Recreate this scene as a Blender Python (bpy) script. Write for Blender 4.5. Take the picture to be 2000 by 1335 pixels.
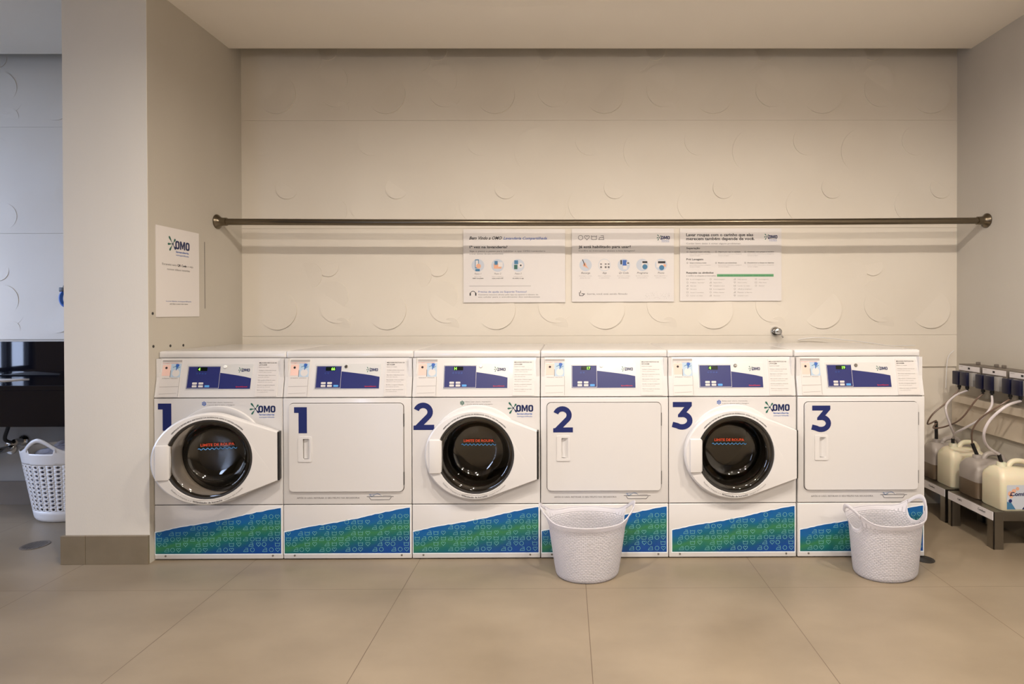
import bpy, bmesh, math, random
from mathutils import Vector, Matrix
from mathutils.geometry import tessellate_polygon
random.seed(7)
SC = bpy.context.scene
COL = SC.collection
PI = math.pi
for o in list(bpy.data.objects):
    bpy.data.objects.remove(o)

def lin(r, g, b):
    f = lambda v: (v/255/12.92) if v/255 <= 0.04045 else ((v/255+0.055)/1.055)**2.4
    return (f(r), f(g), f(b), 1)

# ------------------------------------------------------------------ camera
F, VX, VY, H = 1100.0, 1105.0, 608.0, 1.337
PITCH, ROLL, YAW = math.radians(0.35), math.radians(0.13), math.radians(0.28)
cam = bpy.data.cameras.new('camera')
camo = bpy.data.objects.new('camera', cam)
COL.objects.link(camo)
camo.location = (0, 0, H)
camo.rotation_mode = 'XYZ'
camo.matrix_world = Matrix.Translation((0, 0, H)) @ Matrix.Rotation(-YAW, 4, 'Z') @ Matrix.Rotation(PI/2-PITCH, 4, 'X') @ Matrix.Rotation(-ROLL, 4, 'Z')
cam.sensor_width = 36
cam.lens = F/2000*36
cam.shift_x = -(VX+F*math.tan(YAW)-1000)/2000
cam.shift_y = ((VY+F*math.tan(PITCH))-667.5)/2000
cam.clip_start = 0.05
SC.camera = camo

# ------------------------------------------------------------------ world and exposure
w = bpy.data.worlds.new('world')
SC.world = w
w.use_nodes = True
nt = w.node_tree
bg = nt.nodes['Background']
tc = nt.nodes.new('ShaderNodeTexCoord')
sp = nt.nodes.new('ShaderNodeSeparateXYZ')
rp = nt.nodes.new('ShaderNodeValToRGB')
nt.links.new(tc.outputs['Generated'], sp.inputs[0])
mz = nt.nodes.new('ShaderNodeMath'); mz.operation = 'MULTIPLY_ADD'; mz.inputs[1].default_value = 0.5; mz.inputs[2].default_value = 0.5
nt.links.new(sp.outputs['Z'], mz.inputs[0]); nt.links.new(mz.outputs[0], rp.inputs[0])
rp.color_ramp.elements[0].position = 0.38
rp.color_ramp.elements[0].color = (0.06, 0.09, 0.14, 1)
rp.color_ramp.elements[1].position = 0.47
rp.color_ramp.elements[1].color = (0.53, 0.62, 0.89, 1)
nt.links.new(rp.outputs[0], bg.inputs[0])
bg.inputs[1].default_value = 11.5
SC.view_settings.view_transform = 'Standard'
SC.view_settings.look = 'None'
SC.view_settings.gamma = 1
SC.view_settings.use_curve_mapping = False
SC.view_settings.exposure = 0.45

WARM = (1.0, 0.89, 0.78)
LAMPS = [(-0.75, 1.5, 33), (0.55, 1.5, 25), (1.85, 1.5, 30), (-0.8, -1.35, 13), (0.5, -1.35, 13), (1.8, -1.35, 12)]
TILT = math.radians(42)
for (x, y, e) in LAMPS:
    l = bpy.data.lights.new('ceiling_lamp', 'AREA')
    l.shape = 'DISK'
    l.size = 0.16 if y > 0 else 0.12
    l.energy = e
    l.color = WARM
    l.spread = math.radians(165 if y > 0 else 118)
    lo = bpy.data.objects.new('ceiling_lamp_light', l)
    lo.location = (x, y, 3.045)
    if y < 0:
        lo.location = (x, y+0.12*math.sin(TILT), 2.94-0.12*math.cos(TILT))
        lo.rotation_euler = (TILT, 0, 0)
    COL.objects.link(lo)
for (loc, rot, sx, sy) in (((-5.99, 2.45, 1.825), (0, -PI/2, 0), 2.25, 2.0), ((-3.225, -4.19, 1.2), (PI/2, 0, 0), 0.55, 2.2)):
    l = bpy.data.lights.new('window_portal', 'AREA')
    l.shape = 'RECTANGLE'
    l.size, l.size_y = sx, sy
    l.cycles.is_portal = True
    lo = bpy.data.objects.new('window_portal', l)
    lo.location = loc
    lo.rotation_euler = rot
    COL.objects.link(lo)

# ------------------------------------------------------------------ materials
MATS = {}
def mat(name, col, rough=0.5, metal=0.0, **kw):
    if name in MATS: return MATS[name]
    m = bpy.data.materials.new(name)
    m.use_nodes = True
    b = m.node_tree.nodes['Principled BSDF']
    b.inputs['Base Color'].default_value = col
    b.inputs['Roughness'].default_value = rough
    b.inputs['Metallic'].default_value = metal
    for k, v in kw.items():
        b.inputs[k.replace('_', ' ')].default_value = v
    MATS[name] = m
    return m
def nodes(m): return m.node_tree.nodes, m.node_tree.links, m.node_tree.nodes['Principled BSDF']
def noisy(m, c1, c2, scale, bump=0.0, bscale=None, detail=4, stretch=(1, 1, 1), dist=0.002):
    n, L, b = nodes(m)
    tc = n.new('ShaderNodeTexCoord')
    mp = n.new('ShaderNodeMapping'); mp.inputs['Scale'].default_value = stretch
    L.new(tc.outputs['Object'], mp.inputs[0])
    nz = n.new('ShaderNodeTexNoise'); nz.inputs['Scale'].default_value = scale; nz.inputs['Detail'].default_value = detail
    L.new(mp.outputs[0], nz.inputs[0])
    r = n.new('ShaderNodeValToRGB')
    r.color_ramp.elements[0].position = 0.3; r.color_ramp.elements[0].color = c1
    r.color_ramp.elements[1].position = 0.7; r.color_ramp.elements[1].color = c2
    L.new(nz.outputs[0], r.inputs[0]); L.new(r.outputs[0], b.inputs['Base Color'])
    if bump:
        n2 = n.new('ShaderNodeTexNoise'); n2.inputs['Scale'].default_value = bscale or scale*6; n2.inputs['Detail'].default_value = 3
        L.new(mp.outputs[0], n2.inputs[0])
        bp = n.new('ShaderNodeBump'); bp.inputs['Strength'].default_value = bump; bp.inputs['Distance'].default_value = dist
        L.new(n2.outputs[0], bp.inputs['Height']); L.new(bp.outputs[0], b.inputs['Normal'])
    return m

M_RELIEF = noisy(mat('relief_plaster', lin(226, 222, 212), 0.55), lin(218, 210, 197), lin(225, 218, 206), 1.3, 0.05, 60)
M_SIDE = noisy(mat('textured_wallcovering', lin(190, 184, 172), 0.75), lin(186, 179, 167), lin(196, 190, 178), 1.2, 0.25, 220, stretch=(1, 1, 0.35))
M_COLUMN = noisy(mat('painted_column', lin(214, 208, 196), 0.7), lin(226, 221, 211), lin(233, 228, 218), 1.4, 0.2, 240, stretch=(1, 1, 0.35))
M_CEIL = noisy(mat('ceiling_paint', lin(222, 217, 206), 0.8), lin(238, 232, 222), lin(242, 236, 226), 1.0)
M_UNDER = noisy(mat('shade_darkened_wall_tile', lin(150, 148, 146), 0.45), lin(144, 142, 140), lin(158, 156, 153), 3)  # tile grey darkened to stand in for shade beneath the counter
M_DARKVOID = mat('slot_paint', lin(120, 112, 100), 0.8)
M_REAR = noisy(mat('rear_wall_paint', lin(150, 128, 98), 0.7), lin(176, 158, 130), lin(190, 172, 144), 0.8)
M_SKIRT = noisy(mat('skirting_tile', lin(172, 160, 142), 0.45), lin(124, 112, 92), lin(136, 124, 104), 6, 0.05)
M_SKIRTG = noisy(mat('grey_skirting_tile', lin(120, 112, 104), 0.45), lin(116, 108, 100), lin(126, 118, 110), 6)
M_WHITE = mat('white_enamel', lin(214, 212, 211), 0.22, Coat_Weight=0.3, Coat_Roughness=0.1)
M_WHITE2 = mat('white_door_plastic', lin(217, 215, 214), 0.3)
M_GAP = mat('seam_shadow', lin(70, 62, 56), 0.8)
M_NAVY = mat('navy_print', lin(16, 32, 96), 0.5)
M_NAVYP = mat('navy_panel', lin(38, 44, 104), 0.35)
M_LOGO = mat('logo_navy', lin(14, 30, 80), 0.4)
M_LOGOB = mat('logo_blue', lin(52, 96, 175), 0.4)
M_LEAF = mat('logo_green', lin(38, 98, 84), 0.4)
M_LGREY = mat('panel_grey', lin(212, 212, 210), 0.3, 0.1)
M_INK = mat('black_ink', lin(38, 36, 40), 0.5)
M_INKG = mat('grey_ink', lin(120, 116, 116), 0.5)
M_INKL = mat('light_grey_ink', lin(165, 160, 158), 0.5)
M_INKB = mat('blue_ink', lin(60, 92, 168), 0.5)
M_RED = mat('red_print', lin(200, 40, 50), 0.4)
M_ORANGE = mat('orange_red_print', lin(255, 96, 50), 0.5)
M_WAVE = mat('wave_blue_print', lin(90, 160, 225), 0.5)
M_PAPER = mat('poster_paper', lin(222, 217, 214), 0.4)
M_PAPER2 = mat('label_film', lin(212, 208, 205), 0.3)
M_PINK = mat('label_pink', lin(232, 196, 184), 0.5)
M_PBLUE = mat('label_pale_blue', lin(176, 196, 214), 0.5)
M_STEEL = mat('brushed_steel', lin(150, 146, 140), 0.32, 1.0)
M_RODM = mat('rod_bronze_steel', lin(118, 108, 92), 0.28, 1.0)
M_CHROME = mat('chrome', lin(200, 200, 200), 0.12, 1.0)
M_DRUM = mat('drum_steel', lin(120, 112, 98), 0.3, 1.0)
M_RUBBER = mat('grey_rubber', lin(46, 44, 42), 0.45)
M_BLACK = mat('black_plastic', lin(20, 20, 22), 0.35)
M_DISP = mat('display_window', lin(10, 22, 14), 0.15)
M_GRANITE = noisy(mat('black_granite', lin(18, 18, 22), 0.03), lin(10, 10, 15), lin(20, 20, 28), 120)
M_PUMP = mat('pump_navy_plastic', lin(20, 22, 48), 0.3)
M_PUMPG = mat('pump_grey_plastic', lin(150, 148, 146), 0.4)
M_HOUSE = mat('pump_housing_grey', lin(108, 100, 92), 0.45)
M_STRIP = mat('white_label_strip', lin(222, 218, 220), 0.35)
M_CREAM = mat('cream_jug', lin(222, 214, 188), 0.35, Subsurface_Weight=0.2)
M_LEDGE = mat('ledge_paint', lin(206, 194, 176), 0.5)
M_GREEN = mat('green_bar', lin(96, 160, 110), 0.5)
M_BSK = mat('white_basket_plastic', lin(238, 237, 238), 0.35)
M_CLOTH = noisy(mat('crumpled_cloth', lin(150, 152, 178), 0.9), lin(120, 122, 150), lin(215, 214, 222), 9, 0.4, 60, dist=0.01)
M_CLOTH2 = noisy(mat('olive_cloth', lin(96, 88, 74), 0.9), lin(70, 64, 54), lin(130, 120, 100), 12, 0.4, 60, dist=0.01)
M_SKIN = mat('picture_peach', lin(226, 170, 138), 0.5)
M_TEAL = mat('picture_teal', lin(66, 120, 158), 0.5)
M_PGREY = mat('picture_grey', lin(196, 202, 212), 0.5)
M_BLUEP = mat('blue_plastic', lin(36, 92, 176), 0.35)
M_FRAME = mat('window_frame_dark', lin(40, 40, 44), 0.4)
M_TUBEW = mat('clear_pale_tube', lin(205, 198, 200), 0.2)
M_TUBEB = mat('brown_tube', lin(112, 92, 80), 0.3)
M_GREENLED = mat('green_led', lin(120, 255, 70), 0.5)
_b = nodes(M_GREENLED)[2]
_b.inputs['Emission Color'].default_value = (0.30, 1.0, 0.08, 1); _b.inputs['Emission Strength'].default_value = 1.3
M_LAMP = mat('lamp_diffuser', (1, 1, 1, 1), 0.5)
_b = nodes(M_LAMP)[2]
_b.inputs['Emission Color'].default_value = (*WARM, 1); _b.inputs['Emission Strength'].default_value = 20

def glassy(name, tint, refl, rough=0.03):
    m = bpy.data.materials.new(name); m.use_nodes = True
    n, L = m.node_tree.nodes, m.node_tree.links
    n.remove(n['Principled BSDF'])
    t = n.new('ShaderNodeBsdfTransparent'); t.inputs[0].default_value = tint
    g = n.new('ShaderNodeBsdfGlossy'); g.inputs['Roughness'].default_value = rough
    fr = n.new('ShaderNodeLayerWeight'); fr.inputs[0].default_value = 0.5
    pw = n.new('ShaderNodeMath'); pw.operation = 'POWER'; pw.inputs[1].default_value = 4.0; L.new(fr.outputs['Facing'], pw.inputs[0])
    ma = n.new('ShaderNodeMath'); ma.operation = 'MULTIPLY_ADD'; ma.inputs[1].default_value = 0.8; ma.inputs[2].default_value = refl+0.02
    mx = n.new('ShaderNodeMixShader')
    L.new(pw.outputs[0], ma.inputs[0]); L.new(ma.outputs[0], mx.inputs[0])
    L.new(t.outputs[0], mx.inputs[1]); L.new(g.outputs[0], mx.inputs[2])
    L.new(mx.outputs[0], n['Material Output'].inputs[0])
    return m
M_DOORGLASS = glassy('smoked_door_glass', (0.50, 0.46, 0.40, 1), 0.09)
M_PANE = glassy('window_glass', (0.95, 0.97, 0.97, 1), 0.02)

def frosted(name, col, transp, transl, weave):
    m = bpy.data.materials.new(name); m.use_nodes = True
    n, L = m.node_tree.nodes, m.node_tree.links
    b = n['Principled BSDF']; b.inputs['Base Color'].default_value = col; b.inputs['Roughness'].default_value = 0.35
    tl = n.new('ShaderNodeBsdfTranslucent'); tl.inputs[0].default_value = col
    tr = n.new('ShaderNodeBsdfTransparent'); tr.inputs[0].default_value = (0.95, 0.95, 0.97, 1)
    m1 = n.new('ShaderNodeMixShader'); m1.inputs[0].default_value = transl
    m2 = n.new('ShaderNodeMixShader'); m2.inputs[0].default_value = transp
    L.new(b.outputs[0], m1.inputs[1]); L.new(tl.outputs[0], m1.inputs[2])
    L.new(m1.outputs[0], m2.inputs[1]); L.new(tr.outputs[0], m2.inputs[2])
    L.new(m2.outputs[0], n['Material Output'].inputs[0])
    if weave:
        uv = n.new('ShaderNodeTexCoord')
        bt = n.new('ShaderNodeTexBrick')
        bt.inputs['Scale'].default_value = 1.0
        bt.inputs['Brick Width'].default_value = 1.0; bt.inputs['Row Height'].default_value = 0.62
        bt.inputs['Mortar Size'].default_value = 0.16; bt.inputs['Mortar Smooth'].default_value = 1.0
        bt.inputs['Color1'].default_value = (1, 1, 1, 1); bt.inputs['Color2'].default_value = (1, 1, 1, 1); bt.inputs['Mortar'].default_value = (0, 0, 0, 1)
        bp = n.new('ShaderNodeBump'); bp.inputs['Strength'].default_value = 0.8; bp.inputs['Distance'].default_value = 0.004
        L.new(uv.outputs['UV'], bt.inputs['Vector']); L.new(bt.outputs['Color'], bp.inputs['Height'])
        L.new(bp.outputs[0], b.inputs['Normal']); L.new(bp.outputs[0], tl.inputs['Normal'])
        r = n.new('ShaderNodeMapRange'); r.inputs[3].default_value = transp*0.4; r.inputs[4].default_value = transp
        r.inputs[1].default_value = 0; r.inputs[2].default_value = 1
        inv = n.new('ShaderNodeMath'); inv.operation = 'SUBTRACT'; inv.inputs[0].default_value = 1.0
        L.new(bt.outputs['Color'], inv.inputs[1]); L.new(inv.outputs[0], r.inputs[0]); L.new(r.outputs[0], m2.inputs[0])
    return m
M_FROST = frosted('frosted_weave_plastic', lin(240, 238, 242), 0.16, 0.42, True)
M_FROSTP = frosted('frosted_plain_plastic', lin(240, 238, 242), 0.20, 0.42, False)
M_JUGCLR = frosted('translucent_jug_plastic', lin(205, 200, 196), 0.35, 0.4, False)
M_JUGHALF = mat('jug_with_amber_liquid', lin(200, 196, 190), 0.3)
def half_jug():
    n, L, b = nodes(M_JUGHALF)
    tc = n.new('ShaderNodeTexCoord'); s = n.new('ShaderNodeSeparateXYZ'); L.new(tc.outputs['Object'], s.inputs[0])
    g = n.new('ShaderNodeMath'); g.operation = 'GREATER_THAN'; g.inputs[1].default_value = 0.10
    L.new(s.outputs['Z'], g.inputs[0])
    mx = n.new('ShaderNodeMix'); mx.data_type = 'RGBA'
    mx.inputs['A'].default_value = lin(112, 96, 78); mx.inputs['B'].default_value = lin(166, 158, 152)  # liquid and empty tones, both lowered to stand in for shade around the stands
    L.new(g.outputs[0], mx.inputs['Factor']); L.new(mx.outputs['Result'], b.inputs['Base Color'])
half_jug()

def floor_mat():
    m = mat('porcelain_floor_tiles', lin(190, 170, 146), 0.3)
    n, L, b = nodes(m)
    tc = n.new('ShaderNodeTexCoord'); s = n.new('ShaderNodeSeparateXYZ'); L.new(tc.outputs['Object'], s.inputs[0])
    def line(sock, off, per, half):
        a = n.new('ShaderNodeMath'); a.operation = 'SUBTRACT'; a.inputs[1].default_value = off - per*40 - per/2; L.new(sock, a.inputs[0])
        mo = n.new('ShaderNodeMath'); mo.operation = 'MODULO'; mo.inputs[1].default_value = per; L.new(a.outputs[0], mo.inputs[0])
        c = n.new('ShaderNodeMath'); c.operation = 'SUBTRACT'; c.inputs[1].default_value = per/2; L.new(mo.outputs[0], c.inputs[0])
        d = n.new('ShaderNodeMath'); d.operation = 'ABSOLUTE'; L.new(c.outputs[0], d.inputs[0])
        e = n.new('ShaderNodeMath'); e.operation = 'LESS_THAN'; e.inputs[1].default_value = half; L.new(d.outputs[0], e.inputs[0])
        return e.outputs[0]
    lx = line(s.outputs['X'], 0.095, 0.886, 0.0014); ly = line(s.outputs['Y'], 2.713, 0.886, 0.0010)
    mxm = n.new('ShaderNodeMath'); mxm.operation = 'MAXIMUM'; L.new(lx, mxm.inputs[0]); L.new(ly, mxm.inputs[1])
    mp = n.new('ShaderNodeMapping'); mp.inputs['Scale'].default_value = (1, 1.6, 1); L.new(tc.outputs['Object'], mp.inputs[0])
    nz = n.new('ShaderNodeTexNoise'); nz.inputs['Scale'].default_value = 1.7; nz.inputs['Detail'].default_value = 6; nz.inputs['Roughness'].default_value = 0.55
    L.new(mp.outputs[0], nz.inputs[0])
    r = n.new('ShaderNodeValToRGB')
    r.color_ramp.elements[0].position = 0.28; r.color_ramp.elements[0].color = lin(128, 115, 97)
    r.color_ramp.elements[1].position = 0.72; r.color_ramp.elements[1].color = lin(148, 134, 114)
    L.new(nz.outputs[0], r.inputs[0])
    mx = n.new('ShaderNodeMix'); mx.data_type = 'RGBA'; mx.inputs['B'].default_value = lin(96, 80, 64)
    L.new(mxm.outputs[0], mx.inputs['Factor']); L.new(r.outputs[0], mx.inputs['A']); L.new(mx.outputs['Result'], b.inputs['Base Color'])
    r2 = n.new('ShaderNodeMapRange'); r2.inputs[3].default_value = 0.27; r2.inputs[4].default_value = 0.42
    L.new(nz.outputs[0], r2.inputs[0]); L.new(r2.outputs[0], b.inputs['Roughness'])
    return m
M_FLOOR = floor_mat()

def decal_mat():
    m = mat('blue_green_gradient_print', lin(10, 100, 180), 0.3)
    n, L, b = nodes(m)
    tc = n.new('ShaderNodeTexCoord'); s = n.new('ShaderNodeSeparateXYZ'); L.new(tc.outputs['Object'], s.inputs[0])
    nz = n.new('ShaderNodeTexNoise'); nz.inputs['Scale'].default_value = 7; nz.inputs['Detail'].default_value = 3
    L.new(tc.outputs['Object'], nz.inputs[0])
    # band centre height rises to the right: z_c = 0.065 + 0.17*x
    a = n.new('ShaderNodeMath'); a.operation = 'MULTIPLY_ADD'; a.inputs[1].default_value = -0.19; a.inputs[2].default_value = -0.055
    L.new(s.outputs['X'], a.inputs[0])
    d = n.new('ShaderNodeMath'); d.operation = 'ADD'; L.new(s.outputs['Z'], d.inputs[0]); L.new(a.outputs[0], d.inputs[1])
    nn = n.new('ShaderNodeMath'); nn.operation = 'MULTIPLY_ADD'; nn.inputs[1].default_value = 0.09; nn.inputs[2].default_value = -0.045
    L.new(nz.outputs[0], nn.inputs[0])
    d2 = n.new('ShaderNodeMath'); d2.operation = 'ADD'; L.new(d.outputs[0], d2.inputs[0]); L.new(nn.outputs[0], d2.inputs[1])
    mr = n.new('ShaderNodeMapRange'); mr.inputs[1].default_value = -0.11; mr.inputs[2].default_value = 0.11
    L.new(d2.outputs[0], mr.inputs[0])
    r = n.new('ShaderNodeValToRGB'); cr = r.color_ramp
    cr.elements[0].position = 0.0; cr.elements[0].color = lin(0, 66, 142)
    cr.elements[1].position = 1.0; cr.elements[1].color = lin(0, 84, 158)
    for p, c in ((0.22, lin(0, 74, 128)), (0.38, lin(12, 100, 100)), (0.52, lin(48, 120, 78)), (0.66, lin(8, 98, 112)), (0.80, lin(0, 92, 152))):
        e = cr.elements.new(p); e.color = c
    L.new(mr.outputs[0], r.inputs[0]); L.new(r.outputs[0], b.inputs['Base Color'])
    return m
M_DECAL = decal_mat()
M_ICON = mat('pale_icon_lines', lin(112, 178, 178), 0.4)
M_BORDER = mat('white_sticker_border', lin(232, 240, 246), 0.3)

# ------------------------------------------------------------------ mesh helpers
class Fr:
    def __init__(s, o, U=(1, 0, 0), V=(0, 0, 1), N=(0, -1, 0)):
        s.o, s.U, s.V, s.N = Vector(o), Vector(U).normalized(), Vector(V).normalized(), Vector(N).normalized()
    def __call__(s, u, v, n=0.0): return s.o + s.U*u + s.V*v + s.N*n
    def sub(s, u, v, n=0, k=1.0):
        f = Fr(s(u, v, n), s.U, s.V, s.N); f.U = s.U*k; f.V = s.V*k; f.N = s.N; return f

_txt = {}
def text_geo(s, off, shear):
    k = (s, off, shear)
    if k in _txt: return _txt[k]
    cu = bpy.data.curves.new('t', 'FONT'); cu.body = s; cu.resolution_u = 2; cu.offset = off; cu.shear = shear
    ob = bpy.data.objects.new('t', cu)
    me = ob.to_mesh()
    vs = [(v.co.x, v.co.y) for v in me.vertices]; fs = [tuple(p.vertices) for p in me.polygons]
    ob.to_mesh_clear(); bpy.data.objects.remove(ob); bpy.data.curves.remove(cu)
    _txt[k] = (vs, fs)
    return _txt[k]

class MB:
    def __init__(s): s.v = []; s.f = []; s.m = []; s.mats = []; s.uv = None
    def mi(s, m):
        if m not in s.mats: s.mats.append(m)
        return s.mats.index(m)
    def add(s, vs, fs, m):
        b = len(s.v); s.v += [tuple(v) for v in vs]; i = s.mi(m)
        for f in fs: s.f.append(tuple(b+k for k in f)); s.m.append(i)
        return s
    def box(s, x0, x1, y0, y1, z0, z1, m):
        vs = [(x, y, z) for x in (x0, x1) for y in (y0, y1) for z in (z0, z1)]
        return s.add(vs, [(0, 1, 3, 2), (4, 6, 7, 5), (0, 4, 5, 1), (2, 3, 7, 6), (0, 2, 6, 4), (1, 5, 7, 3)], m)
    def rbox(s, x0, x1, y0, y1, z0, z1, m, r=0.004, seg=2):
        bm = bmesh.new(); bmesh.ops.create_cube(bm, size=1)
        for v in bm.verts:
            v.co = ((x0+x1)/2+v.co.x*(x1-x0), (y0+y1)/2+v.co.y*(y1-y0), (z0+z1)/2+v.co.z*(z1-z0))
        bmesh.ops.bevel(bm, geom=bm.edges[:], offset=r, segments=seg, profile=0.5, affect='EDGES')
        return s.bm(bm, m)
    def bm(s, bm, m, mtx=None):
        bm.verts.index_update()
        vs = [(mtx @ v.co if mtx else v.co).copy() for v in bm.verts]; fs = [[v.index for v in f.verts] for f in bm.faces]
        bm.free(); return s.add(vs, fs, m)
    def cap(s, loops3, loops2, m, flip=False):
        """polygon with holes; loops3 the points, loops2 the same in 2D"""
        tri = tessellate_polygon([[Vector((p[0], p[1], 0)) for p in l] for l in loops2])
        vs = [p for l in loops3 for p in l]
        return s.add(vs, [t[::-1] if flip else t for t in tri], m)
    def prism(s, fr, outer, holes, n0, n1, m, back=True):
        """plate between n0 (back) and n1 (front) in frame"""
        L = [outer]+list(holes)
        s.cap([[fr(u, v, n1) for u, v in l] for l in L], L, m)
        if back: s.cap([[fr(u, v, n0) for u, v in l] for l in L], L, m, True)
        for l in L:
            k = len(l); vs = [fr(u, v, n0) for u, v in l]+[fr(u, v, n1) for u, v in l]
            s.add(vs, [(i, (i+1) % k, k+(i+1) % k, k+i) for i in range(k)], m)
        return s
    def flat(s, fr, outer, n, m, holes=()):
        L = [outer]+list(holes)
        return s.cap([[fr(u, v, n) for u, v in l] for l in L], L, m)
    def rect(s, fr, u0, v0, u1, v1, n, m): return s.flat(fr, [(u0, v0), (u1, v0), (u1, v1), (u0, v1)], n, m)
    def disc(s, fr, cx, cy, r, n, m, k=20, r2=None):
        o = [(cx+r*math.cos(2*PI*i/k), cy+(r2 or r)*math.sin(2*PI*i/k)) for i in range(k)]
        return s.flat(fr, o, n, m)
    def loft(s, loops, m, closed=True, cap0=False, cap1=False):
        k = len(loops[0]); vs = [p for l in loops for p in l]; fs = []
        for a in range(len(loops)-1):
            for i in range(k if closed else k-1):
                j = (i+1) % k; fs.append((a*k+i, a*k+j, (a+1)*k+j, (a+1)*k+i))
        if cap0: fs.append(tuple(range(k))[::-1])
        if cap1: fs.append(tuple((len(loops)-1)*k+i for i in range(k)))
        return s.add(vs, fs, m)
    def lathe(s, c, axis, prof, m, k=40, cap0=False, cap1=False):
        """prof: (radius, height along axis)"""
        A = Vector(axis).normalized(); T = Vector((0, 0, 1)) if abs(A.z) < 0.9 else Vector((1, 0, 0))
        X = A.cross(T).normalized(); Y = A.cross(X); c = Vector(c)
        return s.loft([[c+A*h+(X*math.cos(2*PI*i/k)+Y*math.sin(2*PI*i/k))*r for i in range(k)] for r, h in prof], m, True, cap0, cap1)
    def tube(s, pts, r, m, k=10, smooth=6, caps=True, radii=None):
        P = [Vector(p) for p in pts]
        if smooth and len(P) > 2:
            Q = []
            for i in range(len(P)-1):
                p0 = P[max(i-1, 0)]; p1 = P[i]; p2 = P[i+1]; p3 = P[min(i+2, len(P)-1)]
                for j in range(smooth):
                    t = j/smooth
                    Q.append(0.5*((2*p1)+(p2-p0)*t+(2*p0-5*p1+4*p2-p3)*t*t+(3*p1-3*p2+p3-p0)*t**3))
            Q.append(P[-1]); P = Q
        loops = []; X = None
        for i, p in enumerate(P):
            d = (P[min(i+1, len(P)-1)]-P[max(i-1, 0)]).normalized()
            if X is None: X = d.orthogonal().normalized()
            X = (X-d*X.dot(d)).normalized(); Y = d.cross(X)
            rr = radii[i] if radii else r
            loops.append([p+(X*math.cos(2*PI*j/k)+Y*math.sin(2*PI*j/k))*rr for j in range(k)])
        return s.loft(loops, m, True, caps, caps)
    def ribbon(s, fr, pts, wd, n, m, closed=False):
        P = [Vector((p[0], p[1])) for p in pts]; k = len(P); Lp = []; Rp = []
        for i in range(k):
            a = P[(i-1) % k] if (closed or i > 0) else None; b = P[(i+1) % k] if (closed or i < k-1) else None
            d1 = (P[i]-a).normalized() if a is not None else None; d2 = (b-P[i]).normalized() if b is not None else None
            if d1 is None: d1 = d2
            if d2 is None: d2 = d1
            t = d1+d2
            t = t.normalized() if t.length > 1e-6 else d1
            nn = Vector((-t.y, t.x)); c = max(0.45, nn.dot(Vector((-d1.y, d1.x))))
            Lp.append(P[i]+nn*wd/2/c); Rp.append(P[i]-nn*wd/2/c)
        vs = [fr(p.x, p.y, n) for p in Lp]+[fr(p.x, p.y, n) for p in Rp]
        return s.add(vs, [(i, (i+1) % k, k+(i+1) % k, k+i) for i in range(k if closed else k-1)], m)
    def text(s, fr, body, x, y, cap, n, m, width=None, bold=0.0, align='L', shear=0.0):
        vs, fs = text_geo(body, bold, shear)
        if not vs: return s
        xs = [v[0] for v in vs]; x0, x1 = min(xs), max(xs)
        ky = cap/0.72; kx = (width/(x1-x0)) if width else ky
        W = (x1-x0)*kx
        ox = x-x0*kx if align == 'L' else (x-W/2-x0*kx if align == 'C' else x-W-x0*kx)
        return s.add([fr(ox+a*kx, y+b*ky, n) for a, b in vs], fs, m)
    def arctext(s, fr, body, cx, cy, r, a_mid, cap, n, m, span, bold=0.0, inside=False):
        """text along a circle; span in radians; inside=True reads along the bottom"""
        vs, fs = text_geo(body, bold, 0.0)
        xs = [v[0] for v in vs]; x0, x1 = min(xs), max(xs); out = []
        for a, b in vs:
            t = (a-x0)/(x1-x0)-0.5; h = b*cap/0.72
            if inside: ang = a_mid+t*span; rr = r-h
            else: ang = a_mid-t*span; rr = r+h
            out.append(fr(cx+rr*math.cos(ang), cy+rr*math.sin(ang), n))
        return s.add(out, fs, m)
    def build(s, name, parent=None, smooth=35, solid=0.0, loc=None):
        me = bpy.data.meshes.new(name)
        me.from_pydata(s.v, [], s.f)
        for m in s.mats: me.materials.append(m)
        me.polygons.foreach_set('material_index', s.m)
        if smooth is not None:
            me.polygons.foreach_set('use_smooth', [True]*len(me.polygons))
            me.update()
            me.set_sharp_from_angle(angle=math.radians(smooth))
        if s.uv:
            ul = me.uv_layers.new(name='UVMap')
            for lp in me.loops: ul.data[lp.index].uv = s.uv[lp.vertex_index]
        me.update()
        o = bpy.data.objects.new(name, me); COL.objects.link(o)
        if parent: o.parent = parent
        if loc: o.location = loc
        if solid:
            md = o.modifiers.new('thickness', 'SOLIDIFY'); md.thickness = solid; md.offset = 0
        return o

def tag(o, label, cat, group=None):
    o['label'] = label; o['category'] = cat
    if group: o['group'] = group
    return o
def thing(name, label, cat, loc=(0, 0, 0), rz=0, group=None):
    o = bpy.data.objects.new(name, None); o.empty_display_size = 0.05; COL.objects.link(o)
    o.location = loc; o.rotation_euler = (0, 0, rz)
    return tag(o, label, cat, group)
def struct(mb, name, smooth=35):
    o = mb.build(name, None, smooth); o['kind'] = 'structure'; return o
def at(px, py, Y): return Vector(((px-VX)*Y/F, Y, H-(py-VY)*Y/F))

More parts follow.
